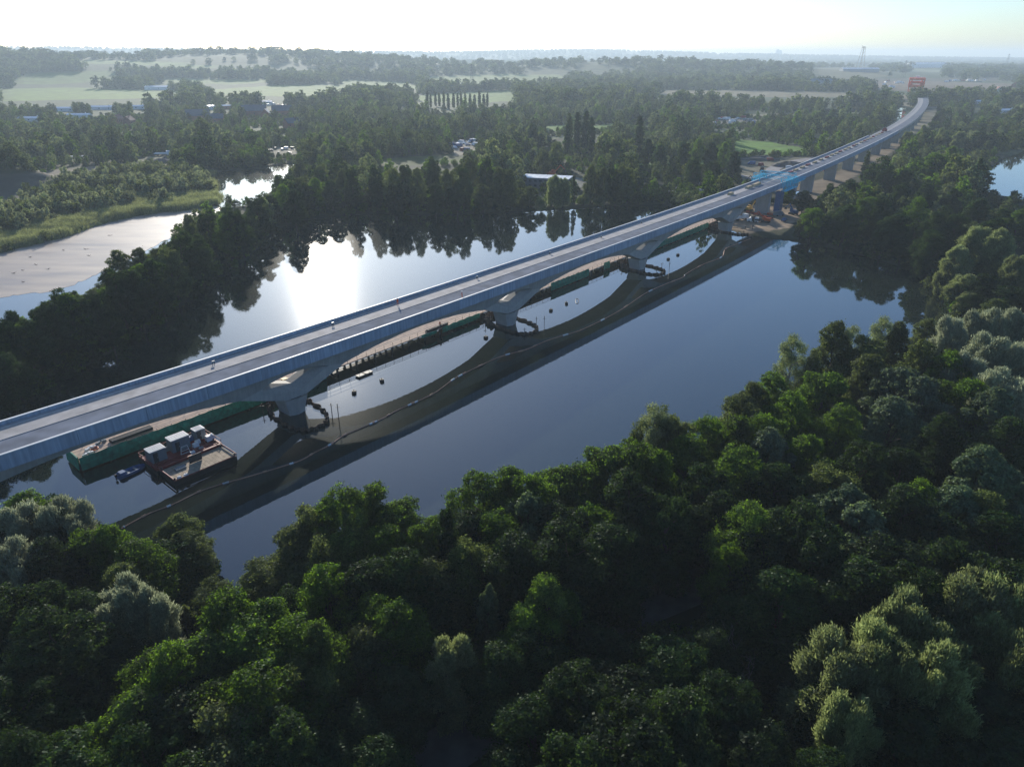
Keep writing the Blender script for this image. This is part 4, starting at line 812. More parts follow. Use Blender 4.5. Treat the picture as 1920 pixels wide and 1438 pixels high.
# --- pontoon barge
b_ = deckthing("pontoon_barge", 66.5, 0, 0, "square pontoon barge with rusty red framing and timber deck beside the jetty", "barge")
kid(b_, "timber_deck", M_WOODD, lambda m: [m.box((-5.6 + .8 * k, -1.2, 1.0), (.76, 5.4, .12)) for k in range(15)])
kid(b_, "hull", M_BLACK, lambda m: [m.box((0, -1.1, .42), (12.4, 6.0, 1.0)), m.box((0, 5.8, .4), (13.4, 7.6, 1.0))])
kid(b_, "steel_deck", M_RED, lambda m: [m.box((0, 5.8, .96), (13.2, 7.4, .12)), m.box((0, 1.95, 1.25), (12.6, .45, .5)), m.box((-6.4, 5.8, 1.2), (.4, 7.4, .4)), m.box((6.4, 5.8, 1.2), (.4, 7.4, .4)),
    m.box((0, 3.0, 1.15), (12, .25, .3)), m.box((4.6, 5.0, 1.15), (.25, 6, .3)), m.box((2.8, 3.7, 1.2), (3.2, .4, .3)), m.box((-3.4, 3.9, 1.15), (4.5, .35, .3))])
def rails(m):
    for x0, x1, y in ((-6.6, 6.6, 9.5),):
        for k in range(9): m.bar((x0 + (x1 - x0) * k / 8, y, 1), (x0 + (x1 - x0) * k / 8, y, 2.1), .05)
        m.bar((x0, y, 2.1), (x1, y, 2.1), .05)
    for x in (-6.6, 6.6):
        for y in (2.5, 4.5, 6.5, 8.5): m.bar((x, y, 1), (x, y, 2.1), .05)
        m.bar((x, 2.5, 2.1), (x, 9.5, 2.1), .05)
    for x in (-6.2, 6.2): m.bar((x, -4.0, 1.4), (x, 1.9, 1.4), .14, 6)
    m.bar((-6.2, -4.1, 1.12), (6.2, -4.1, 1.12), .1, 6)
kid(b_, "guard_rail", M_RED, rails)
kid(b_, "bollard", M_RUSTD, lambda m: [m.bar((x, y, 1), (x, y, 1.6), .16, 8) for x, y in ((-5.9, -3.8), (5.9, -3.8), (5.9, 1.4), (-5.9, 1.4), (6.2, 9), (-6.2, 9))])
def cabin(s, o, L_, W_, H_, label, col, z=1.03, rz=0.):
    e = deckthing("site_cabin", s, o, z, label, "cabin", "grey cabins on the pontoon barge", rz)
    kid(e, "cabin_body", col, lambda m: [m.box((0, 0, H_ / 2), (L_, W_, H_))] + [m.box((-L_ / 2 + .15 + k * (L_ - .3) / 9, -W_ / 2 - .03, H_ / 2), (.12, .06, H_ - .3)) for k in range(10)] + [m.box((-L_ / 2 - .03, -W_ / 2 + .2 + k * (W_ - .4) / 6, H_ / 2), (.06, .12, H_ - .3)) for k in range(7)])
    kid(e, "cabin_roof", M_ROOFL, lambda m: [m.box((0, 0, H_ + .06), (L_ + .12, W_ + .12, .12))] + [m.box((-L_ / 2 + .3 + k * (L_ - .6) / 6, 0, H_ + .14), (.08, W_, .05)) for k in range(7)])
    d = kid(e, "cabin_door", M_GLASS, lambda m: m.box((-L_ * .2, -W_ / 2 - .08, 1.05), (.9, .05, 2.0)))
    kid(d, "door_handle", M_WHITE, lambda m: m.box((-L_ * .2 + .32, -W_ / 2 - .13, 1.05), (.06, .06, .2)))
    return e
cabin(61.9, 6.2, 3.0, 2.4, 2.4, "blue-grey flat roofed cabin at the near end of the barge", M_GREY)
cabin(66.8, 7.2, 3.6, 2.4, 2.6, "largest grey cabin with ribbed pale roof, amid the barge", M_GREY)
cabin(71.4, 8.0, 2.0, 1.9, 2.2, "small grey cabin at the far corner of the barge", M_GREY)
def genset(name, s, o, col, label, sc=1.):
    e = deckthing(name, s, o, 1.03, label, "equipment"); kid(e, "housing", col, lambda m: (m.box((0, 0, .55 * sc), (1.5 * sc, .9 * sc, 1.0 * sc), 0, .92), m.box((.45 * sc, 0, 1.12 * sc), (.3 * sc, .3 * sc, .2 * sc))))
    kid(e, "skid", M_RUSTD, lambda m: (m.box((0, -.35 * sc, .04), (1.6 * sc, .1, .08)), m.box((0, .35 * sc, .04), (1.6 * sc, .1, .08)))); return e
genset("generator", 64.4, 7.9, M_GREY, "small grey generator between the blue-grey cabin and the largest cabin", .8)
genset("white_tank", 72.4, 5.6, M_WHITE, "rounded white tank beside the barge's small far cabin", 1.1)
genset("pump_unit", 69.2, 5.2, M_WHITE, "white pump unit standing below the barge's largest cabin", .8)
genset("pump_unit", 70.1, 6.2, M_WHITE, "white pump unit against the small far cabin", .7)
genset("compressor", 69.6, 8.4, M_BLUE, "blue and white compressor between two cabins on the barge", .9)
genset("tool_box", 67.4, 2.9, M_WHITE, "long pale tool box on the red steel beam", .6)
genset("tool_box", 69.3, 3.2, M_GREY, "grey tool box towards the far end of the red steel beam", .6)
e = deckthing("aluminium_frame", 66.6, 4.3, 1.05, "folded white aluminium frame leaning before the largest cabin", "frame")
kid(e, "frame_tube", M_WHITE, lambda m: [m.bar(a, c, .06) for a, c in (((-.9, 0, 0), (-.5, .3, 1.4)), ((.9, 0, 0), (.7, .3, 1.4)), ((-.5, .3, 1.4), (.7, .3, 1.4)), ((-.7, .1, .6), (.8, .1, .6)), ((-.9, 0, .05), (.9, 0, .05)))])
e = deckthing("steel_plate", 66.4, -.4, 1.08, "dark upright steel plate propped on the timber barge deck", "steel plate"); kid(e, "plate", M_RUSTD, lambda m: m.box((0, 0, .85), (2.4, .12, 1.6))); kid(e, "prop", M_RUST, lambda m: (m.bar((-.8, .1, 1.3), (-.8, 1, 0), .06), m.bar((.8, .1, 1.3), (.8, 1, 0), .06)))
e = deckthing("timber_bundle", 63.2, -.6, 1.1, "grey bundle of beams lying on the timber barge deck", "beam bundle"); kid(e, "beam", M_GREY, lambda m: [m.box((0, -.35 + .24 * k, .12 + .02 * k), (2.0, .2, .22)) for k in range(4)])
for k, (s, o, t) in enumerate(((61.5, -3.7, "near the barge's front corner"), (62.7, -3.75, "just along from the front corner bag"))):
    e = deckthing("gravel_bag", s, o, 1.08, "white bulk bag lying " + t, "bulk bag"); kid(e, "bag", M_WHITE, lambda m: m.box((0, 0, .2), (.8, .55, .4), .2 * k, .7)); kid(e, "lifting_strap", M_BLUE, lambda m: (m.bar((-.2, -.15, .4), (0, 0, .55), .03), m.bar((.2, .15, .4), (0, 0, .55), .03)))
# small blue work boat
e = empty("work_boat", (*G(246, 886), .0), BA(60) + .1, label="small open blue work boat moored at the barge corner", cat="boat")
def hull(m):
    rows = []
    for x, w_ in ((-2.6, .95), (-1, 1.05), (1, 1.0), (2.0, .7), (2.9, .06)):
        rows.append([(x, -w_, .62), (x, -w_ * .8, -.15), (x, w_ * .8, -.15), (x, w_, .62), (x, w_ * .86, .6), (x, w_ * .7, .12), (x, -w_ * .7, .12), (x, -w_ * .86, .6)])
    m.sweep(rows)
kid(e, "hull", M_BLUE, hull); kid(e, "bench", M_GREY, lambda m: (m.box((-.6, 0, .42), (.4, 1.7, .06)), m.box((.9, 0, .42), (.4, 1.6, .06)))); kid(e, "cabin_cover", M_BLUE, lambda m: m.box((-1.6, 0, .8), (1.2, 1.4, .5), 0, .85))
kid(e, "outboard_motor", M_BLACK, lambda m: (m.box((-2.8, 0, .75), (.35, .3, .5)), m.box((-2.8, 0, .2), (.1, .1, .9))))
# jetty odds and ends
for s, o, n_, lb in ((62, 17.6, 5, "dark pile of steel pipes stacked on the jetty behind the barge"), (146, 15.6, 3, "short stack of pipes by the jetty railing past the nearest pier")):
    e = deckthing("pipe_stack", s, o, 2.0, lb, "pipe stack"); kid(e, "pipe", M_RUSTD, lambda m: [m.bar((-4, -1 + .42 * k, .25 + .38 * l_), (4, -1 + .42 * k, .25 + .38 * l_), .2, 8) for l_ in range(2) for k in range(n_ - l_)])
e = deckthing("yellow_skip", 97, 16.2, 2.0, "small ochre yellow bin on the jetty", "bin"); kid(e, "bin_body", M_YEL, lambda m: m.box((0, 0, .55), (1.2, 1, 1.1), 0, 1.1)); kid(e, "bin_lid", M_YEL, lambda m: m.box((0, 0, 1.16), (1.4, 1.2, .08)))
for s, o, lb in ((86, 15.9, "orange lifebuoy ring lying on the sunlit jetty deck"), (55, 17.5, "pale lifting ring at the jetty's near end")):
    e = deckthing("lifebuoy", s, o, 2.05, lb, "lifebuoy"); kid(e, "ring", M_ORANGE, lambda m: [m.bar((math.cos(t * .524) * .6, math.sin(t * .524) * .6, .1), (math.cos(t * .524 + .524) * .6, math.sin(t * .524 + .524) * .6, .1), .12, 6) for t in range(12)])
for k, (s, o) in enumerate(((53, 16), (54.2, 18), (56.5, 19))):
    e = deckthing("sand_bag_pile", s, o, 2.0, ["white bags heaped at the open jetty end", "pale rubble bags in the middle of the jetty end", "grey bag heap by the far side of the jetty end"][k], "bag pile"); kid(e, "bag", M_WHITE if k < 2 else M_GREY, lambda m: [m.box((.5 * i - .5, .3 * (i % 2), .2 + .25 * (i == 2)), (.7, .5, .35), i, .8) for i in range(4)])
def person_small(s, o, z, label, col):   # a worker a few pixels tall: one skinned body with helmet and jacket
    me = bpy.data.meshes.new("person"); V_ = [(0, 0, .92), (0, 0, 1.2), (0, 0, 1.42), (0, 0, 1.55), (0, 0, 1.7), (.12, 0, .9), (.13, .04, .5), (.13, 0, .06), (.13, .14, .03), (-.12, 0, .9), (-.14, -.05, .5), (-.14, -.12, .06), (-.14, .02, .03),
        (.21, 0, 1.4), (.26, .03, 1.12), (.25, .2, .95), (-.21, 0, 1.4), (-.27, 0, 1.12), (-.26, .1, .88)]
    E_ = [(0, 1), (1, 2), (2, 3), (3, 4), (0, 5), (5, 6), (6, 7), (7, 8), (0, 9), (9, 10), (10, 11), (11, 12), (2, 13), (13, 14), (14, 15), (2, 16), (16, 17), (17, 18)]
    me.from_pydata(V_, E_, []); ob = bpy.data.objects.new("person", me); COL.objects.link(ob); ob.modifiers.new("body", 'SKIN'); ob.modifiers.new("smooth", 'SUBSURF').levels = 1
    rr = [.14, .15, .17, .06, .11, .1, .07, .05, .05, .1, .07, .05, .05, .07, .05, .04, .07, .05, .04]
    for d_, q in zip(me.skin_vertices[0].data, rr): d_.radius = (q, q * .85)
    me.skin_vertices[0].data[0].use_root = True; me.materials.append(col); ob.location = BP(s, o, z); ob.rotation_euler = (0, 0, BA(s) + rt.uniform(0, 6)); tag(ob, label, "person")
    h_ = MB(); h_.box((0, 0, 1.8), (.26, .3, .14), 0, .6); h_.build("helmet", M_WHITE, ob)
person_small(142.6, 1.6, 14.6, "worker in orange standing on the deck above the middle of the long span", M_ORANGE)
person_small(128.0, 10.2, 14.6, "worker in orange by the far kerb of the deck", M_ORANGE)
person_small(147.5, 15.2, 2.0, "worker in orange on the jetty past the nearest pier", M_ORANGE)
# deck clutter
for k, (s, o) in enumerate(((78, 10.2), (108, 10.6), (158, 10.3), (193, 10.6), (222, 9.8), (251, 10.4))):
    e = deckthing("cable_stand", s, o, 14.61, ["low dark stand on the far kerb close to the left frame edge", "second dark stand along the far kerb, above the nearest pier", "dark stand on the far kerb short of the middle pier", "dark stand on the far kerb just past the middle pier", "pale stand on the far kerb midway between the farther piers", "dark stand on the far kerb above the third pier"][k], "stand", "small stands along the far kerb")
    kid(e, "stand_post", M_RUSTD, lambda m: (m.box((0, 0, .3), (.1, .1, .6)), m.box((.4, 0, .3), (.1, .1, .6)))); kid(e, "stand_box", M_GREY, lambda m: m.box((.2, 0, .65), (.6, .3, .2)))
for k, (s, L_) in enumerate(((352, 6), (362, 11), (330, 4))):
    e = deckthing("sheeted_stack", s, 8.6, 14.6, ["tan tarpaulin-covered stack on the deck before the cyan gantry", "long tan sheeted stack beside the cyan gantry", "small ochre sheeted stack on the deck short of the gantry"][k], "sheeted stack")
    kid(e, "tarpaulin", M_TARP, lambda m: m.box((0, 0, .5), (L_, 1.8, 1.0), .04, .82)); kid(e, "bearer", M_WOODD, lambda m: [m.box((x, 0, .03), (.2, 2.1, .06)) for x in (-L_ * .35, 0, L_ * .35)])
for k in range(22):
    s = 412 + k * 12.5 + rt.uniform(-2, 2); o = 8.4 + rt.uniform(-.3, .3); rust = k % 3 == 0
    e = deckthing("rail_sleeper_stack", s, o, 14.6, f"{['tan', 'brown', 'rusty'][k % 3]} material stack on the deck centre line, {ORD[min(k, 19)] if k < 20 else ['next to last', 'last'][k - 20]} beyond the gantry", "material stack", "stacks along the deck centre line beyond the gantry")
    kid(e, "stack_layer", M_RED if rust else M_TARP, lambda m: [m.box((0, 0, .2 + .42 * l_), (6.5 - l_, 1.3, .36), .02 * l_) for l_ in range(2)])
# floating boom and its floats
BPX = [(228, 990), (240, 983), (280, 962), (320, 947), (370, 923), (407, 910), (477, 890), (520, 877), (563, 863), (590, 848), (620, 833), (643, 817), (687, 798), (716, 785), (747, 768), (783, 752), (817, 735), (852, 710), (897, 687), (940, 668), (987, 655), (1027, 638), (1080, 622), (1093, 617), (1133, 598), (1170, 577), (1210, 550), (1247, 533), (1280, 520), (1287, 513), (1320, 495), (1353, 482), (1360, 467), (1380, 458), (1407, 448)]
bw = [G(x, y, .1) for x, y in BPX]; o0 = bw[17]
e = empty("floating_boom", (o0[0], o0[1], 0), label="thin pale orange floating boom snaking across the viaduct's reflection", cat="floating boom")
def smooth_line(pts, n=6):
    out_ = []
    for i in range(len(pts) - 1):
        p0, p1, p2, p3 = pts[max(i - 1, 0)], pts[i], pts[i + 1], pts[min(i + 2, len(pts) - 1)]
        for k in range(n):
            t = k / n; out_.append(tuple(.5 * (2 * p1[j] + (p2[j] - p0[j]) * t + (2 * p0[j] - 5 * p1[j] + 4 * p2[j] - p3[j]) * t * t + (3 * p1[j] - p0[j] - 3 * p2[j] + p3[j]) * t ** 3) for j in (0, 1)))
    return out_ + [pts[-1]]
bl = smooth_line(bw); M_BOOM = mat("faded_boom_fabric", (.50, .27, .18), .6, var=.3, scale=.3)
kid(e, "boom_line", M_BOOM, lambda m: [m.bar((a[0] - o0[0], a[1] - o0[1], .08), (c[0] - o0[0], c[1] - o0[1], .08), .11, 5) for a, c in zip(bl, bl[1:])])
for k in list(range(3, len(bl) - 3, 7)) + [31, 60, 74, 75, 88, 89, 103, 104, 118]:
    a, c = bl[k], bl[k + 1]
    kid(e, "boom_float", M_WHITE if k % 2 else M_BOOM, lambda m: m.bar((a[0] - o0[0], a[1] - o0[1], .12), (c[0] - o0[0], c[1] - o0[1], .12), .19, 6))
for k, (px, py, w_) in enumerate(((664, 737, "nearer of the two black floats right of the nearest pier"), (716, 715, "farther of the two black floats right of the nearest pier"), (911, 634, "lone black float left of the middle pier"), (1033, 583, "nearer of two black floats beyond the middle pier"),
        (1062, 570, "farther of two black floats beyond the middle pier"), (1253, 487, "nearer black float beyond the third pier"), (1271, 479, "farther black float beyond the third pier"))):
    e = empty("marker_buoy", (*G(px, py), 0), .4 * k, label=w_, cat="buoy", group="black floats on the lake"); kid(e, "float", M_BLACK, lambda m: (m.box((0, 0, .25), (1.0, 1.0, .7), 0, .85),)); kid(e, "mooring_eye", M_RUSTD, lambda m: m.bar((0, 0, .58), (0, 0, .95), .08, 5))
e = empty("floating_hose", (*G(1082, 565), .05), BA(200) + .6, label="loop of dark hose floating beyond the middle pier", cat="hose")
kid(e, "hose_loop", M_RUSTD, lambda m: [m.bar((math.cos(t * .39) * 2.6, math.sin(t * .39) * .5, 0), (math.cos(t * .39 + .39) * 2.6, math.sin(t * .39 + .39) * .5, 0), .1, 5) for t in range(16)])
e = empty("rowing_punt", (*G(683, 703), 0), BA(135), label="flat dark punt moored under the jetty past the nearest pier", cat="boat"); kid(e, "hull", M_RUSTD, lambda m: m.box((0, 0, .2), (4, 1.4, .5), 0, 1.12)); kid(e, "bench", M_WOODD, lambda m: m.box((0, 0, .48), (.4, 1.3, .05)))
# snags in the mud bank
for k, (px, py) in enumerate(((56, 483), (68, 497), (160, 468), (167, 480), (207, 442), (25, 513), (90, 505), (46, 529), (42, 507), (270, 408), (340, 412), (120, 470))):
    x, y = G(px, py); mb = MB(); rr = random.Random(k)
    for q in range(5): mb.bar((0, 0, 0), (rr.uniform(-1.3, 1.3), rr.uniform(-.8, .8), rr.uniform(.05, .6)), .07, 4, .02)
    o = mb.build("dead_branch", M_RUSTD, loc=(x, y, .04)); tag(o, f"dark dead branch stuck in the mud bank, {ORD[k]} counted along it", "dead branch", "dead branches stuck in the mud bank")
# --- cyan gantry over the deck and its blue stair tower
def lattice(m, x0, x1, y0, y1, z0, z1, nx_=4, r=.1):
    P2 = lambda x, y, z: (x, y, z)
    for y in (y0, y1):
        for z in (z0, z1): m.bar((x0, y, z), (x1, y, z), r)
    for i in range(nx_ + 1):
        x = x0 + (x1 - x0) * i / nx_
        for y in (y0, y1): m.bar((x, y, z0), (x, y, z1), r * .8)
        for z in (z0, z1): m.bar((x, y0, z), (x, y1, z), r * .8)
        if i < nx_:
            x2 = x0 + (x1 - x0) * (i + 1) / nx_
            for y in (y0, y1): m.bar((x, y, z0 if i % 2 else z1), (x2, y, z1 if i % 2 else z0), r * .7)
            m.bar((x, y0, z1), (x2, y1, z1), r * .7)
e = deckthing("travelling_gantry", 380, 6.3, 0, "cyan steel lattice gantry straddling the viaduct deck", "gantry")
kid(e, "cross_truss", M_CYAN, lambda m: (lattice(m, -6, -3.5, -9, 8.5, 16.6, 18.4, 1), lattice(m, 3.5, 6, -9, 8.5, 16.6, 18.4, 1), [m.bar((x, -9 + 2.2 * k, 16.6), (x, -9 + 2.2 * (k + 1), 18.4), .08) for x in (-6, -3.5, 3.5, 6) for k in range(8)]))
kid(e, "side_truss", M_CYAN, lambda m: lattice(m, -9, 9, -9.6, -7.4, 11.6, 16.6, 7, .13))
kid(e, "side_truss", M_CYAN, lambda m: lattice(m, -7, 9, 7.2, 8.8, 14.8, 16.6, 7, .12))
kid(e, "platform", M_CYAN, lambda m: (m.box((0, -8.5, 11.55), (18, 2.2, .12)), m.box((0, -.3, 16.55), (12, 17, .06)) if False else m.box((1, 8, 14.75), (16, 1.6, .1))))
kid(e, "leg", M_CYAN, lambda m: [m.box((x, y, 15.7), (.35, .35, 2.0)) for x in (-5, 5) for y in (-5.4, 5.4)])
e = deckthing("edge_walkway", 398, -1.1, 0, "cyan cantilever walkway along the deck edge beyond the gantry", "walkway"); kid(e, "walkway_truss", M_CYAN, lambda m: lattice(m, -9, 9, -.7, .5, 13.0, 14.3, 8, .07)); kid(e, "walkway_deck", M_CYAN, lambda m: m.box((0, -.1, 12.95), (18, 1.3, .08)))
gz_ = hz(*BP(372, -1)[:2])
e = deckthing("stair_tower", 371, -.6, gz_, "blue sheeted stair tower rising beside the viaduct under the gantry", "stair tower"); H_ = 11.4 - gz_
kid(e, "sheeting", M_BLUE, lambda m: (m.box((0, 0, H_ / 2 + .6), (3.6, 2.8, H_ - 1.4)),)); kid(e, "scaffold_pole", M_GREY, lambda m: [m.bar((x, y, 0), (x, y, H_ + 1), .07) for x in (-1.9, 0, 1.9) for y in (-1.5, 1.5)] + [m.bar((-1.9, y, z), (1.9, y, z), .05) for z in np.arange(1, H_, 2) for y in (-1.5, 1.5)])
# --- far deck: small crane and the red launching gantry
e = deckthing("deck_crane", 690, 9, 14.6, "slim dark crane mast standing on the far deck", "crane"); kid(e, "mast", M_RUSTD, lambda m: lattice(m, -.6, .6, -.6, .6, 0, 16, 1, .18)); kid(e, "jib", M_RUSTD, lambda m: m.bar((0, 0, 16), (-3, 5, 18), .25)); kid(e, "crawler", M_RED, lambda m: (m.box((0, 0, .9), (6, 3.2, 1.4)), m.box((0, 0, 2), (3, 2.4, 1.2))))
gx0 = G(1715, 172, 12)
e = empty("launching_gantry", (gx0[0], gx0[1], hz(*gx0)), R(63), label="red-orange steel launching gantry standing over the far end of the viaduct", cat="launching gantry")
kid(e, "main_girder", M_ORG2, lambda m: (lattice(m, -34, 34, -12, -8, 22, 31, 12, 1.1), lattice(m, -34, 34, 8, 12, 22, 31, 12, 1.1))); kid(e, "leg", M_ORG2, lambda m: [lattice(m, x - 2, x + 2, y - 2, y + 2, 12, 23, 1, 1.0) for x in (-28, 25) for y in (-9, 9)]); kid(e, "cross_beam", M_ORG2, lambda m: [m.box((x, 0, z), (5, 25, 2.6)) for x in (-30, -14, 2, 25) for z in (20, 26, 32)])
kid(e, "winch_house", M_WHITE, lambda m: m.box((10, 0, 34.5), (8, 6, 3)))
# --- works yard under the viaduct
def vehicle(px, py, col, kind, label, rz=0., group=None, s=1.0):
    nm = {"van": "parked_van", "car": "parked_car", "truck": "flatbed_truck"}[kind]; e = gthing(nm, px, py, label, kind, group, rz); e.scale = (s, s, s)
    Lv, W_, H_ = {"van": (5.2, 2.0, 2.3), "car": (4.3, 1.8, 1.45), "truck": (8, 2.4, 2.6)}[kind]
    if kind == "van": body = lambda m: m.sweep([[(x, -W_ / 2, .35), (x, W_ / 2, .35), (x, W_ / 2 * .9, h2), (x, -W_ / 2 * .9, h2)] for x, h2 in ((-2.6, H_), (1.1, H_), (1.9, 1.4), (2.6, 1.1))])
    elif kind == "car": body = lambda m: (m.box((0, 0, .65), (Lv, W_, .6)), m.box((-.2, 0, 1.15), (2.3, W_ * .9, .55), 0, .78))
    else: body = lambda m: (m.box((3.1, 0, 1.5), (1.8, W_, 2.2), 0, .92), m.box((-1, 0, .95), (6.2, W_, .25)), m.box((-1, W_ / 2, 1.3), (6.2, .08, .5)), m.box((-1, -W_ / 2, 1.3), (6.2, .08, .5)))
    kid(e, "body", col, body); kid(e, "windscreen", M_GLASS, lambda m: m.box((Lv / 2 - (.9 if kind != "truck" else -.01), 0, H_ * .66), (.5 if kind != "truck" else .06, W_ * .8, H_ * .25)))
    for x in (-Lv * .3, Lv * .3):
        for y in (-W_ / 2, W_ / 2): kid(e, "wheel", M_BLACK, lambda m: m.bar((x, y - .1, .36), (x, y + .1, .36), .36, 10))
    return e
def excavator(px, py, col, label, rz=0., s=1.):
    e = gthing("excavator", px, py, label, "excavator", None, rz); e.scale = (s, s, s)
    kid(e, "track", M_BLACK, lambda m: m.box((0, -1.1, .45), (4.2, .6, .9), 0, .8)); kid(e, "track", M_BLACK, lambda m: m.box((0, 1.1, .45), (4.2, .6, .9), 0, .8))
    kid(e, "body", col, lambda m: (m.box((-.6, 0, 1.6), (3.2, 2.5, 1.2)), m.box((.8, .7, 2.1), (1.3, 1, 1.5)))); kid(e, "boom", col, lambda m: (m.bar((1, -.3, 1.8), (3.8, -.3, 4.6), .28), m.bar((3.8, -.3, 4.6), (6, -.3, 2.6), .22)))
    kid(e, "bucket", M_RUSTD, lambda m: m.box((6.2, -.3, 1.9), (.9, 1.1, .9), 0, .7)); kid(e, "cab_window", M_GLASS, lambda m: m.box((1.48, .7, 2.3), (.05, .8, .8)))
excavator(1435, 418, M_ORANGE, "red excavator at work on the sandy yard below the viaduct", 2.6); excavator(1404, 395, M_YEL, "ochre excavator beside the first land pier", .6)
excavator(1487, 402, M_BLUE, "dark blue excavator parked by the trees on the yard", 1.9); excavator(1378, 411, M_RUSTD, "dark excavator beside the bank pier's cofferdam", 1.2)
excavator(1035, 330, M_ORANGE, "red tall-boomed excavator behind the site office", .4, 1.5); excavator(1415, 345, M_RUSTD, "dark excavator on the rough ground beyond the deck", 2.2)
vehicle(1388, 412, M_WHITE, "truck", "white flatbed truck beside the bank pier", .5); vehicle(1424, 417, M_RUSTD, "truck", "dark truck next to the red excavator", 2.7); vehicle(1411, 416, M_WHITE, "van", "white van left of the dark truck on the yard", 2.8)
vehicle(1460, 404, M_GREY, "van", "grey van in the viaduct's shade by the stair tower", .3); vehicle(1428, 322, M_RUSTD, "truck", "dark lorry parked on the haul road loop", 1.2); vehicle(1470, 415, M_BLUE, "car", "blue car in shade at the edge of the yard", 1.0)
for k in range(9):
    px, py = 1402 + k * 5.5, 398 + k * 1.7; e = gthing("safety_barrier", px, py, f"red plastic barrier across the sandy yard, {ORD[k]} from the left", "barrier", "red barriers across the sandy yard", -.3)
    kid(e, "panel", M_RED if k % 3 else M_ORANGE, lambda m: (m.box((0, 0, .62), (2.0, .3, .8), 0, .8),)); kid(e, "foot", M_BLACK, lambda m: (m.box((-.8, 0, .1), (.3, .7, .2)), m.box((.8, 0, .1), (.3, .7, .2))))
for k in range(5):
    px, py = 1442 + k * 4, 402 + k * .6; e = gthing("crowd_barrier", px, py, f"orange mesh barrier beneath the stair tower, {ORD[k]} from the left", "barrier", "orange barriers beneath the stair tower", .1); kid(e, "panel", M_ORANGE, lambda m: m.box((0, 0, .6), (2.2, .12, 1.0))); kid(e, "foot", M_BLACK, lambda m: m.box((0, 0, .08), (.3, .8, .16)))
e = gthing("settling_pool", 1530 - 45, 365, "blue lined settling pool beside a land pier", "pool", None, .3); kid(e, "lining", M_BLUE, lambda m: m.box((0, 0, .3), (15, 9, .6), 0, .96)); kid(e, "rim", M_GREY, lambda m: [m.box((x, 0, .45), (.5, 9.6, .9)) for x in (-7.8, 7.8)] + [m.box((0, y, .45), (15, .5, .9)) for y in (-4.8, 4.8)]); kid(e, "pool_water", M_WATER, lambda m: m.box((0, 0, .64), (14, 8, .04)))
x, y = G(1465, 383, 1); 
mb = MB(); P, Nn, cs = crown_pts(3.2, 2.0, .2, 8, 9000, 300, "round"); P = P * (9, .75, 1); Q, F_ = leaf_quads(P, Nn, .35); me_ = npmesh("hedge", Q, F_, [L_DARK]); o = bpy.data.objects.new("hedge", me_); COL.objects.link(o); o.location = (x, y, hz(x, y)); o.rotation_euler = (0, 0, -.35); tag(o, "long clipped dark hedge crossing beneath the viaduct", "hedge")
def house(px, py, L_, W_, H_, wall, roof, label, rz, cat="house", nm="house", group=None, pitch=.45, nw=3):
    e = gthing(nm, px, py, label, cat, group, rz)
    kid(e, "wall", wall, lambda m: m.sweep([[(x, -W_ / 2, -1), (x, W_ / 2, -1), (x, W_ / 2, H_), (x, 0, H_ + W_ * pitch), (x, -W_ / 2, H_)] for x in (-L_ / 2, L_ / 2)]))
    rf = kid(e, "roof", roof, lambda m: [m.sweep([[(x, 0, H_ + W_ * pitch + .2), (x, s_ * (W_ / 2 + .5), H_ - .25), (x, s_ * (W_ / 2 + .5), H_ - .05), (x, 0, H_ + W_ * pitch + .45)][::s_] for x in (-L_ / 2 - .4, L_ / 2 + .4)]) for s_ in (-1, 1)])
    kid(rf, "chimney", wall, lambda m: m.box((L_ * .3, 0, H_ + W_ * pitch + .6), (.8, .8, 1.8)))
    for k in range(nw): kid(e, "window", M_GLASS, lambda m: m.box((-L_ / 2 + L_ * (k + .5) / nw, -W_ / 2 - .03, H_ * .55), (1.3, .08, 1.3)))
    return e
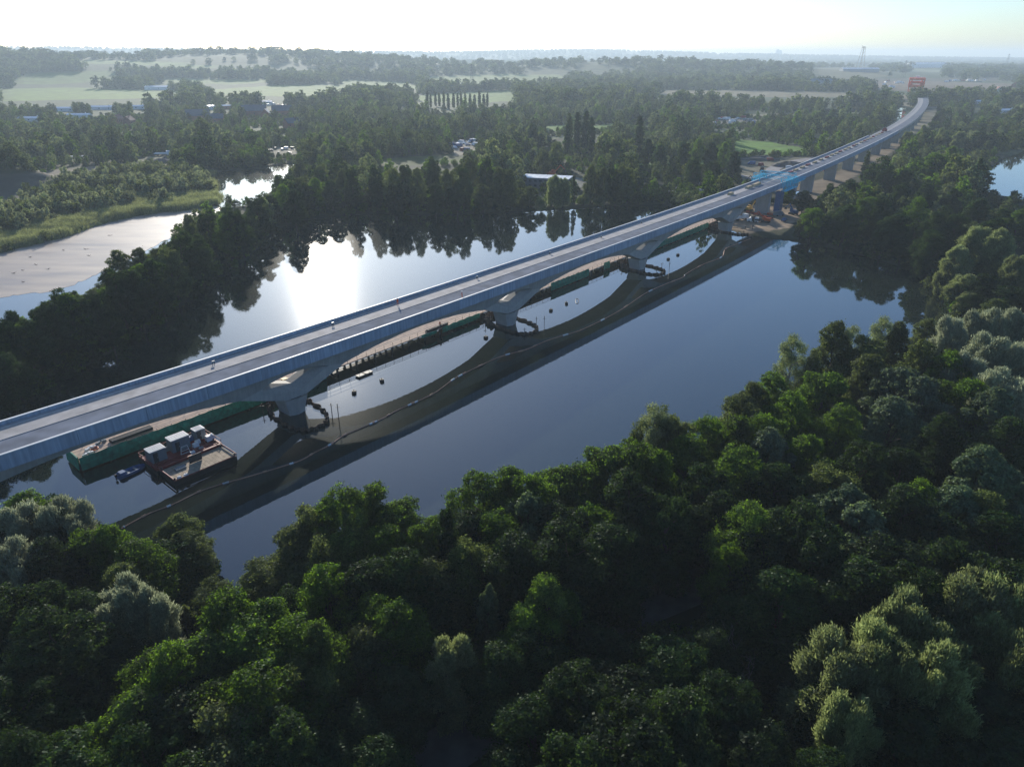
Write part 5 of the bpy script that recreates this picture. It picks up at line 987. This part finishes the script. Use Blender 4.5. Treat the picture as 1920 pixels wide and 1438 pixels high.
hs = [(222, 232, 12, 9, 5, M_BRICK, M_ROOFT, "red gabled house left of the tall clump at the village edge", 1.5), (243, 234, 12, 9, 5, M_BRICK, M_ROOFT, "second red gabled house beside its red twin", 1.6), (372, 226, 26, 14, 6, M_BRICK, M_ROOFG, "big slate-roofed building with a sunlit gable among trees", .5),
 (405, 232, 18, 10, 6, M_BRICK, M_ROOFG, "grey-roofed house right of the sunlit gable", .2), (478, 218, 30, 14, 7, M_BRICK, M_ROOFG, "long slate-roofed hall with a bright left gable", .3), (500, 224, 14, 11, 7, M_BRICK, M_ROOFG, "slate-roofed wing in front of the long hall", 1.7), (530, 218, 24, 13, 7, M_BRICK, M_ROOFG, "slate-roofed hall with a gable to the right of the long one", .4),
 (548, 240, 16, 10, 5, M_BRICK, M_ROOFG, "low grey-roofed house below the halls", .9), (120, 209, 34, 12, 4, M_WHITE, M_ROOFL, "long low white-walled unit at the far left of the village", .1), (190, 206, 40, 12, 4, M_WHITE, M_ROOFL, "longest low white unit in the village row", .05), (150, 222, 26, 10, 4, M_WHITE, M_ROOFL, "white-roofed low unit in the second village row", .1),
 (60, 228, 26, 11, 4, M_WHITE, M_ROOFL, "pale low unit near the left edge of the village", .0), (258, 205, 26, 10, 4, M_WHITE, M_ROOFL, "bright low unit at the right of the village row", .1), (300, 163, 60, 20, 6, M_WHITE, M_ROOFL, "pale barn between the two long meadows", .05), (34, 255, 14, 9, 5, M_BRICK, M_ROOFT, "brick house among trees near the left edge", .9),
 (425, 205, 14, 9, 5, M_BRICK, M_ROOFL, "light-roofed house behind the dense round clump", .4), (395, 206, 12, 8, 5, M_WHITE, M_ROOFL, "small white house behind the dense round clump", 1.1), (497, 197, 22, 10, 5, M_WHITE, M_ROOFL, "pale glinting roof beyond the slate halls", .2), (1738, 131, 190, 50, 16, M_WHITE, M_ROOFL, "huge white-roofed warehouse on the far plain", .1),
 (1790, 131, 110, 30, 8, M_WHITE, M_ROOFL, "smaller pale shed right of the huge warehouse", .1), (1835, 113, 160, 60, 14, M_WHITE, M_ROOFL, "distant pale sheds near the right horizon", .1), (1015, 128, 80, 30, 9, M_WHITE, M_ROOFL, "white farm roofs glinting beyond the pale fields", .3), (1540, 145, 50, 20, 9, M_GREY, M_GREY, "grey plant building on the far earthworks", .1), (1610, 139, 120, 30, 9, M_GREY, M_ROOFL, "long works shed behind the far earthworks", .0),
 (1885, 214, 30, 12, 5, M_WHITE, M_ROOFL, "white-roofed building among trees at the right edge", .3), (1835, 195, 20, 10, 4, M_WHITE, M_ROOFL, "pale low house right of the bending viaduct", .3), (1902, 165, 26, 12, 5, M_BRICK, M_ROOFT, "brick houses' end gable at the far right", .9), (1870, 170, 20, 10, 5, M_WHITE, M_ROOFT, "white house with red roof near the right edge", 1.4)]
for a in hs: house(*a[:8], a[8], group="buildings among the distant trees", pitch=.10 if a[6] is M_ROOFL else .45)
# site office of stacked cabins and its car park
x0, y0 = G(1018, 350, 1); e = empty("site_office", (x0, y0, hz(x0, y0)), -.28, label="two-storey grey cabin office with striped pale roof beside the far shore", cat="office")
kid(e, "wall", mat("office_panel", (.09, .11, .14), .5), lambda m: m.box((0, 0, 2.9), (34, 13, 5.8))); kid(e, "roof", M_ROOFL, lambda m: [m.box((-15.3 + 3.06 * k, 0, 5.95), (2.9, 13.4, .25)) for k in range(11)])
for k in range(11):
    for z in (1.6, 4.3): kid(e, "window", M_GLASS, lambda m: m.box((-15.3 + 3.06 * k, -6.53, z), (1.5, .08, 1.1)))
kid(e, "door", M_WHITE, lambda m: m.box((17.03, 0, 1.1), (.08, 1.2, 2.2))); kid(e, "stair", M_GREY, lambda m: [m.box((18.2 + .3 * k, -3, 2.9 - .3 * k), (.3, 1.2, .12)) for k in range(9)])
for k in range(9):
    vehicle(1046 + (k % 5) * 7.5, 341 + (k // 5) * 5 + (k % 5) * .8, [M_WHITE, M_BLUE, M_WHITE, M_GREY, M_WHITE, M_RUSTD, M_GREY, M_WHITE, M_BLUE][k], "van" if k % 3 == 0 else "car", f"{['white', 'blue', 'white', 'grey', 'white', 'dark', 'grey', 'white', 'blue'][k]} vehicle, {ORD[k % 5]} from the left in the office car park's {'back' if k < 5 else 'front'} row", .9, "vehicles parked at the site office")
for k in range(8): vehicle(1210 + k * 17, 362 + (k % 2) * 5 - k * .5, [M_WHITE, M_GREY, M_RED][k % 3], "van" if k % 2 else "car", f"{['white', 'grey', 'red'][k % 3]} {'van' if k % 2 else 'car'} on the shore road by the shrubs, {ORD[k]} from the left", .2, "vehicles along the shore road")
rv = random.Random(9)
def park(n, x0, x1, y0, y1, where, grp, s=1.0, cols=(M_WHITE, M_WHITE, M_GREY, M_BLUE, M_RED)):
    for k in range(n):
        px = x0 + (x1 - x0) * (k + .5) / n; c = rv.choice(cols); cw = {M_WHITE: "white", M_GREY: "grey", M_BLUE: "blue", M_RED: "red", M_RUSTD: "dark"}[c]; kd = rv.choice(("van", "car", "van"))
        vehicle(px, rv.uniform(y0, y1), c, kd, f"{cw} {kd} {where}, {ORD[k]} from the left", rv.uniform(0, 3), grp, s)
park(14, 846, 892, 266, 288, "in the glinting scrapyard among trees", "vehicles in the scrapyard", 1.2); park(16, 1336, 1415, 222, 234, "at the caravan park beyond the meadow", "vehicles at the caravan park", 1.4)
park(8, 505, 560, 279, 288, "in the yard by the pond", "vehicles in the pond yard", .8, (M_GREY, M_WHITE, M_RUSTD)); park(6, 490, 545, 194, 201, "glinting beyond the slate halls", "vehicles beyond the halls", 1.3); park(10, 1655, 1695, 150, 165, "on the far construction strip", "vehicles on the far construction strip", 2.0); park(9, 1400, 1560, 300, 322, "on the rough haul ground left of the deck", "vehicles on the haul ground", 1.0)
park(10, 1770, 1850, 150, 154, "on the far earthworks plain", "vehicles on the far earthworks", 2.2)
excavator(197, 323, M_YEL, "yellow digger standing on the sand bank by the reeds", .2, 1.3); excavator(228, 322, M_RUSTD, "dark digger right of the yellow digger on the sand bank", 2.0, 1.3); vehicle(215, 323, M_RUSTD, "truck", "dark dumper between the two sand bank diggers", .1, None, 1.3)
vehicle(305, 292, M_WHITE, "truck", "white-roofed lorry at the rubble heap beyond the reeds", .2, None, 1.4); vehicle(330, 295, M_WHITE, "van", "white van right of the rubble heap lorry", .7, None, 1.4); vehicle(150, 330, M_RUSTD, "truck", "dark low trailer on the sand bank's left part", .1, None, 1.2)
for k, (px, w_) in enumerate(((105, 10), (125, 12), (145, 9))):
    e = gthing("conveyor_roof", px, 301, ["left", "middle", "right"][k] + " section of the thin white canopy before the village trees", "canopy", "white canopies before the village", .05); kid(e, "canopy", M_WHITE, lambda m: m.box((0, 0, 3), (w_, 3, .2))); kid(e, "post", M_GREY, lambda m: [m.bar((x, 0, -.5), (x, 0, 3), .12) for x in (-w_ / 2 + .5, w_ / 2 - .5)])
for k, (px, py, a, c_, h_) in enumerate(((300, 305, 9, 6, 3), (275, 309, 8, 5, 2.4), (325, 300, 8, 6, 3.4), (1350, 335, 10, 5, 2.5), (1480, 312, 12, 5, 3), (1425, 300, 14, 6, 2.6))):
    x, y = G(px, py, 1); n_ = 18; mb = MB(); rr = random.Random(k); rows = []
    for rr_, z_ in ((1.15, -.6), (1, .3), (.72, .65), (.35, .93), (.04, 1.02)): rows.append([(math.cos(t * 6.283 / n_) * a * rr_ * rr.uniform(.88, 1.12), math.sin(t * 6.283 / n_) * c_ * rr_ * rr.uniform(.88, 1.12), z_ * h_ * rr.uniform(.85, 1.15)) for t in range(n_)])
    mb.sweep(rows); tag(mb.build("rubble_heap", M_MUD, smooth=False, loc=(x, y, hz(x, y))), ["grey rubble heap at the end of the sand bank", "low rubble heap left of the larger one", "rubble heap beside the white van past the reeds", "low earth heap on the ground left of the deck", "earth heap inside the haul road loop", "long earth heap by the bright green meadow"][k], "rubble heap")
# --- pylons, tower crane, faraway city
def pylon(px, py, h, label, m=M_RUSTD):
    x, y = G(px, py, 2); z = hz(x, y); e = empty("pylon", (x, y, z), .3, label=label, cat="pylon", group="electricity pylons crossing the plain")
    def body(mb):
        for sx, sy in ((-1, -1), (1, -1), (1, 1), (-1, 1)): mb.bar((sx * h * .09, sy * h * .09, -1), (sx * h * .018, sy * h * .018, h), .22)
        for k in range(7):
            a = h * k / 7; c = h * (k + 1) / 7; wa = h * (.09 - .072 * k / 7); wc = h * (.09 - .072 * (k + 1) / 7)
            for s_ in (-1, 1): mb.bar((-wa, s_ * wa, a), (wc, s_ * wc, c), .14); mb.bar((wa, s_ * wa, a), (-wc, s_ * wc, c), .14)
    kid(e, "tower", m, body)
    for z_ in (.66, .8, .93): kid(e, "cross_arm", m, lambda mb: (mb.bar((-h * .16, 0, h * z_), (h * .16, 0, h * z_), .2), mb.bar((-h * .16, 0, h * z_), (0, 0, h * (z_ + .05)), .12), mb.bar((h * .16, 0, h * z_), (0, 0, h * (z_ + .05)), .12)))
for a in ((691, 152, 46, "pylon on the wooded ridge left of centre"), (885, 158, 46, "pylon standing in the pale central fields"), (1141, 150, 46, "pylon right of the central fields"), (1480, 120, 60, "faint pylon on the horizon's right half"), (1418, 160, 48, "pylon rising from the wood before the tan meadow"), (1692, 152, 50, "pylon behind the launching gantry"), (1884, 135, 60, "tall pylon near the right edge"), (1107, 135, 46, "small pylon beyond the central fields"), (1483, 138, 40, "white-footed pylon at the edge of the far hill wood")): pylon(*a)
x, y = G(1610, 142, 2); z = hz(x, y); e = empty("drilling_mast", (x, y, z), .2, label="tall tapering lattice mast on the far construction ground", cat="mast"); kid(e, "mast_lattice", M_TARP, lambda m: [m.bar((sx * 11, sy * 11, 0), (sx * 3.5, sy * 3.5, 78), .8) for sx in (-1, 1) for sy in (-1, 1)] + [m.bar((-11 + 1.1 * k, -11 + 1.1 * k, 11 * k), (10 - 1.1 * k, -10 + 1.1 * k, 11 * k + 11), .4) for k in range(7)]); kid(e, "mast_head", M_TARP, lambda m: (m.box((0, 0, 80), (9, 9, 3)), m.bar((0, 0, 80), (-7, 3, 86), .7)))
for k, (px, w_, h_) in enumerate(((1445, 60, 110), (1456, 46, 190), (1461, 40, 170), (1435, 60, 80), (1425, 90, 70), (935, 60, 70), (1500, 50, 60), (1380, 70, 50))):
    x, y = G(px, 113.0, 0); h_ *= .55; mb = MB(); mb.box((0, 0, h_ / 2 + 14), (w_, w_, h_ + 28)); mb.box((0, 0, h_ + 28 + h_ * .06), (w_ * .5, w_ * .5, h_ * .12))
    tag(mb.build("tower_block", M_GREY, loc=(x, y, 0)), ["faint tower left of the tallest pair on the skyline", "tallest faint tower on the city skyline", "slightly lower faint tower touching the tallest one", "low faint block left of the city towers", "widest low faint block of the skyline group", "lone faint tower near the horizon's middle", "short faint tower right of the tallest pair", "low faint block far left of the city towers"][k], "tower block", "faint city towers on the horizon")

# ================================================================ HAZE
mb = MB(); mb.box((0, 6500, 67), (19400, 15000, 142)); m = bpy.data.materials.new("air_haze"); m.use_nodes = True; N, L = m.node_tree.nodes, m.node_tree.links
N.remove(N["Principled BSDF"]); pv = N.new("ShaderNodeVolumePrincipled"); pv.inputs["Color"].default_value = (.74, .89, 1, 1); pv.inputs["Density"].default_value = HAZE_DENSITY; pv.inputs["Anisotropy"].default_value = .2
L.new(pv.outputs[0], N["Material Output"].inputs["Volume"]); tag(mb.build("haze", m), kind="stuff")
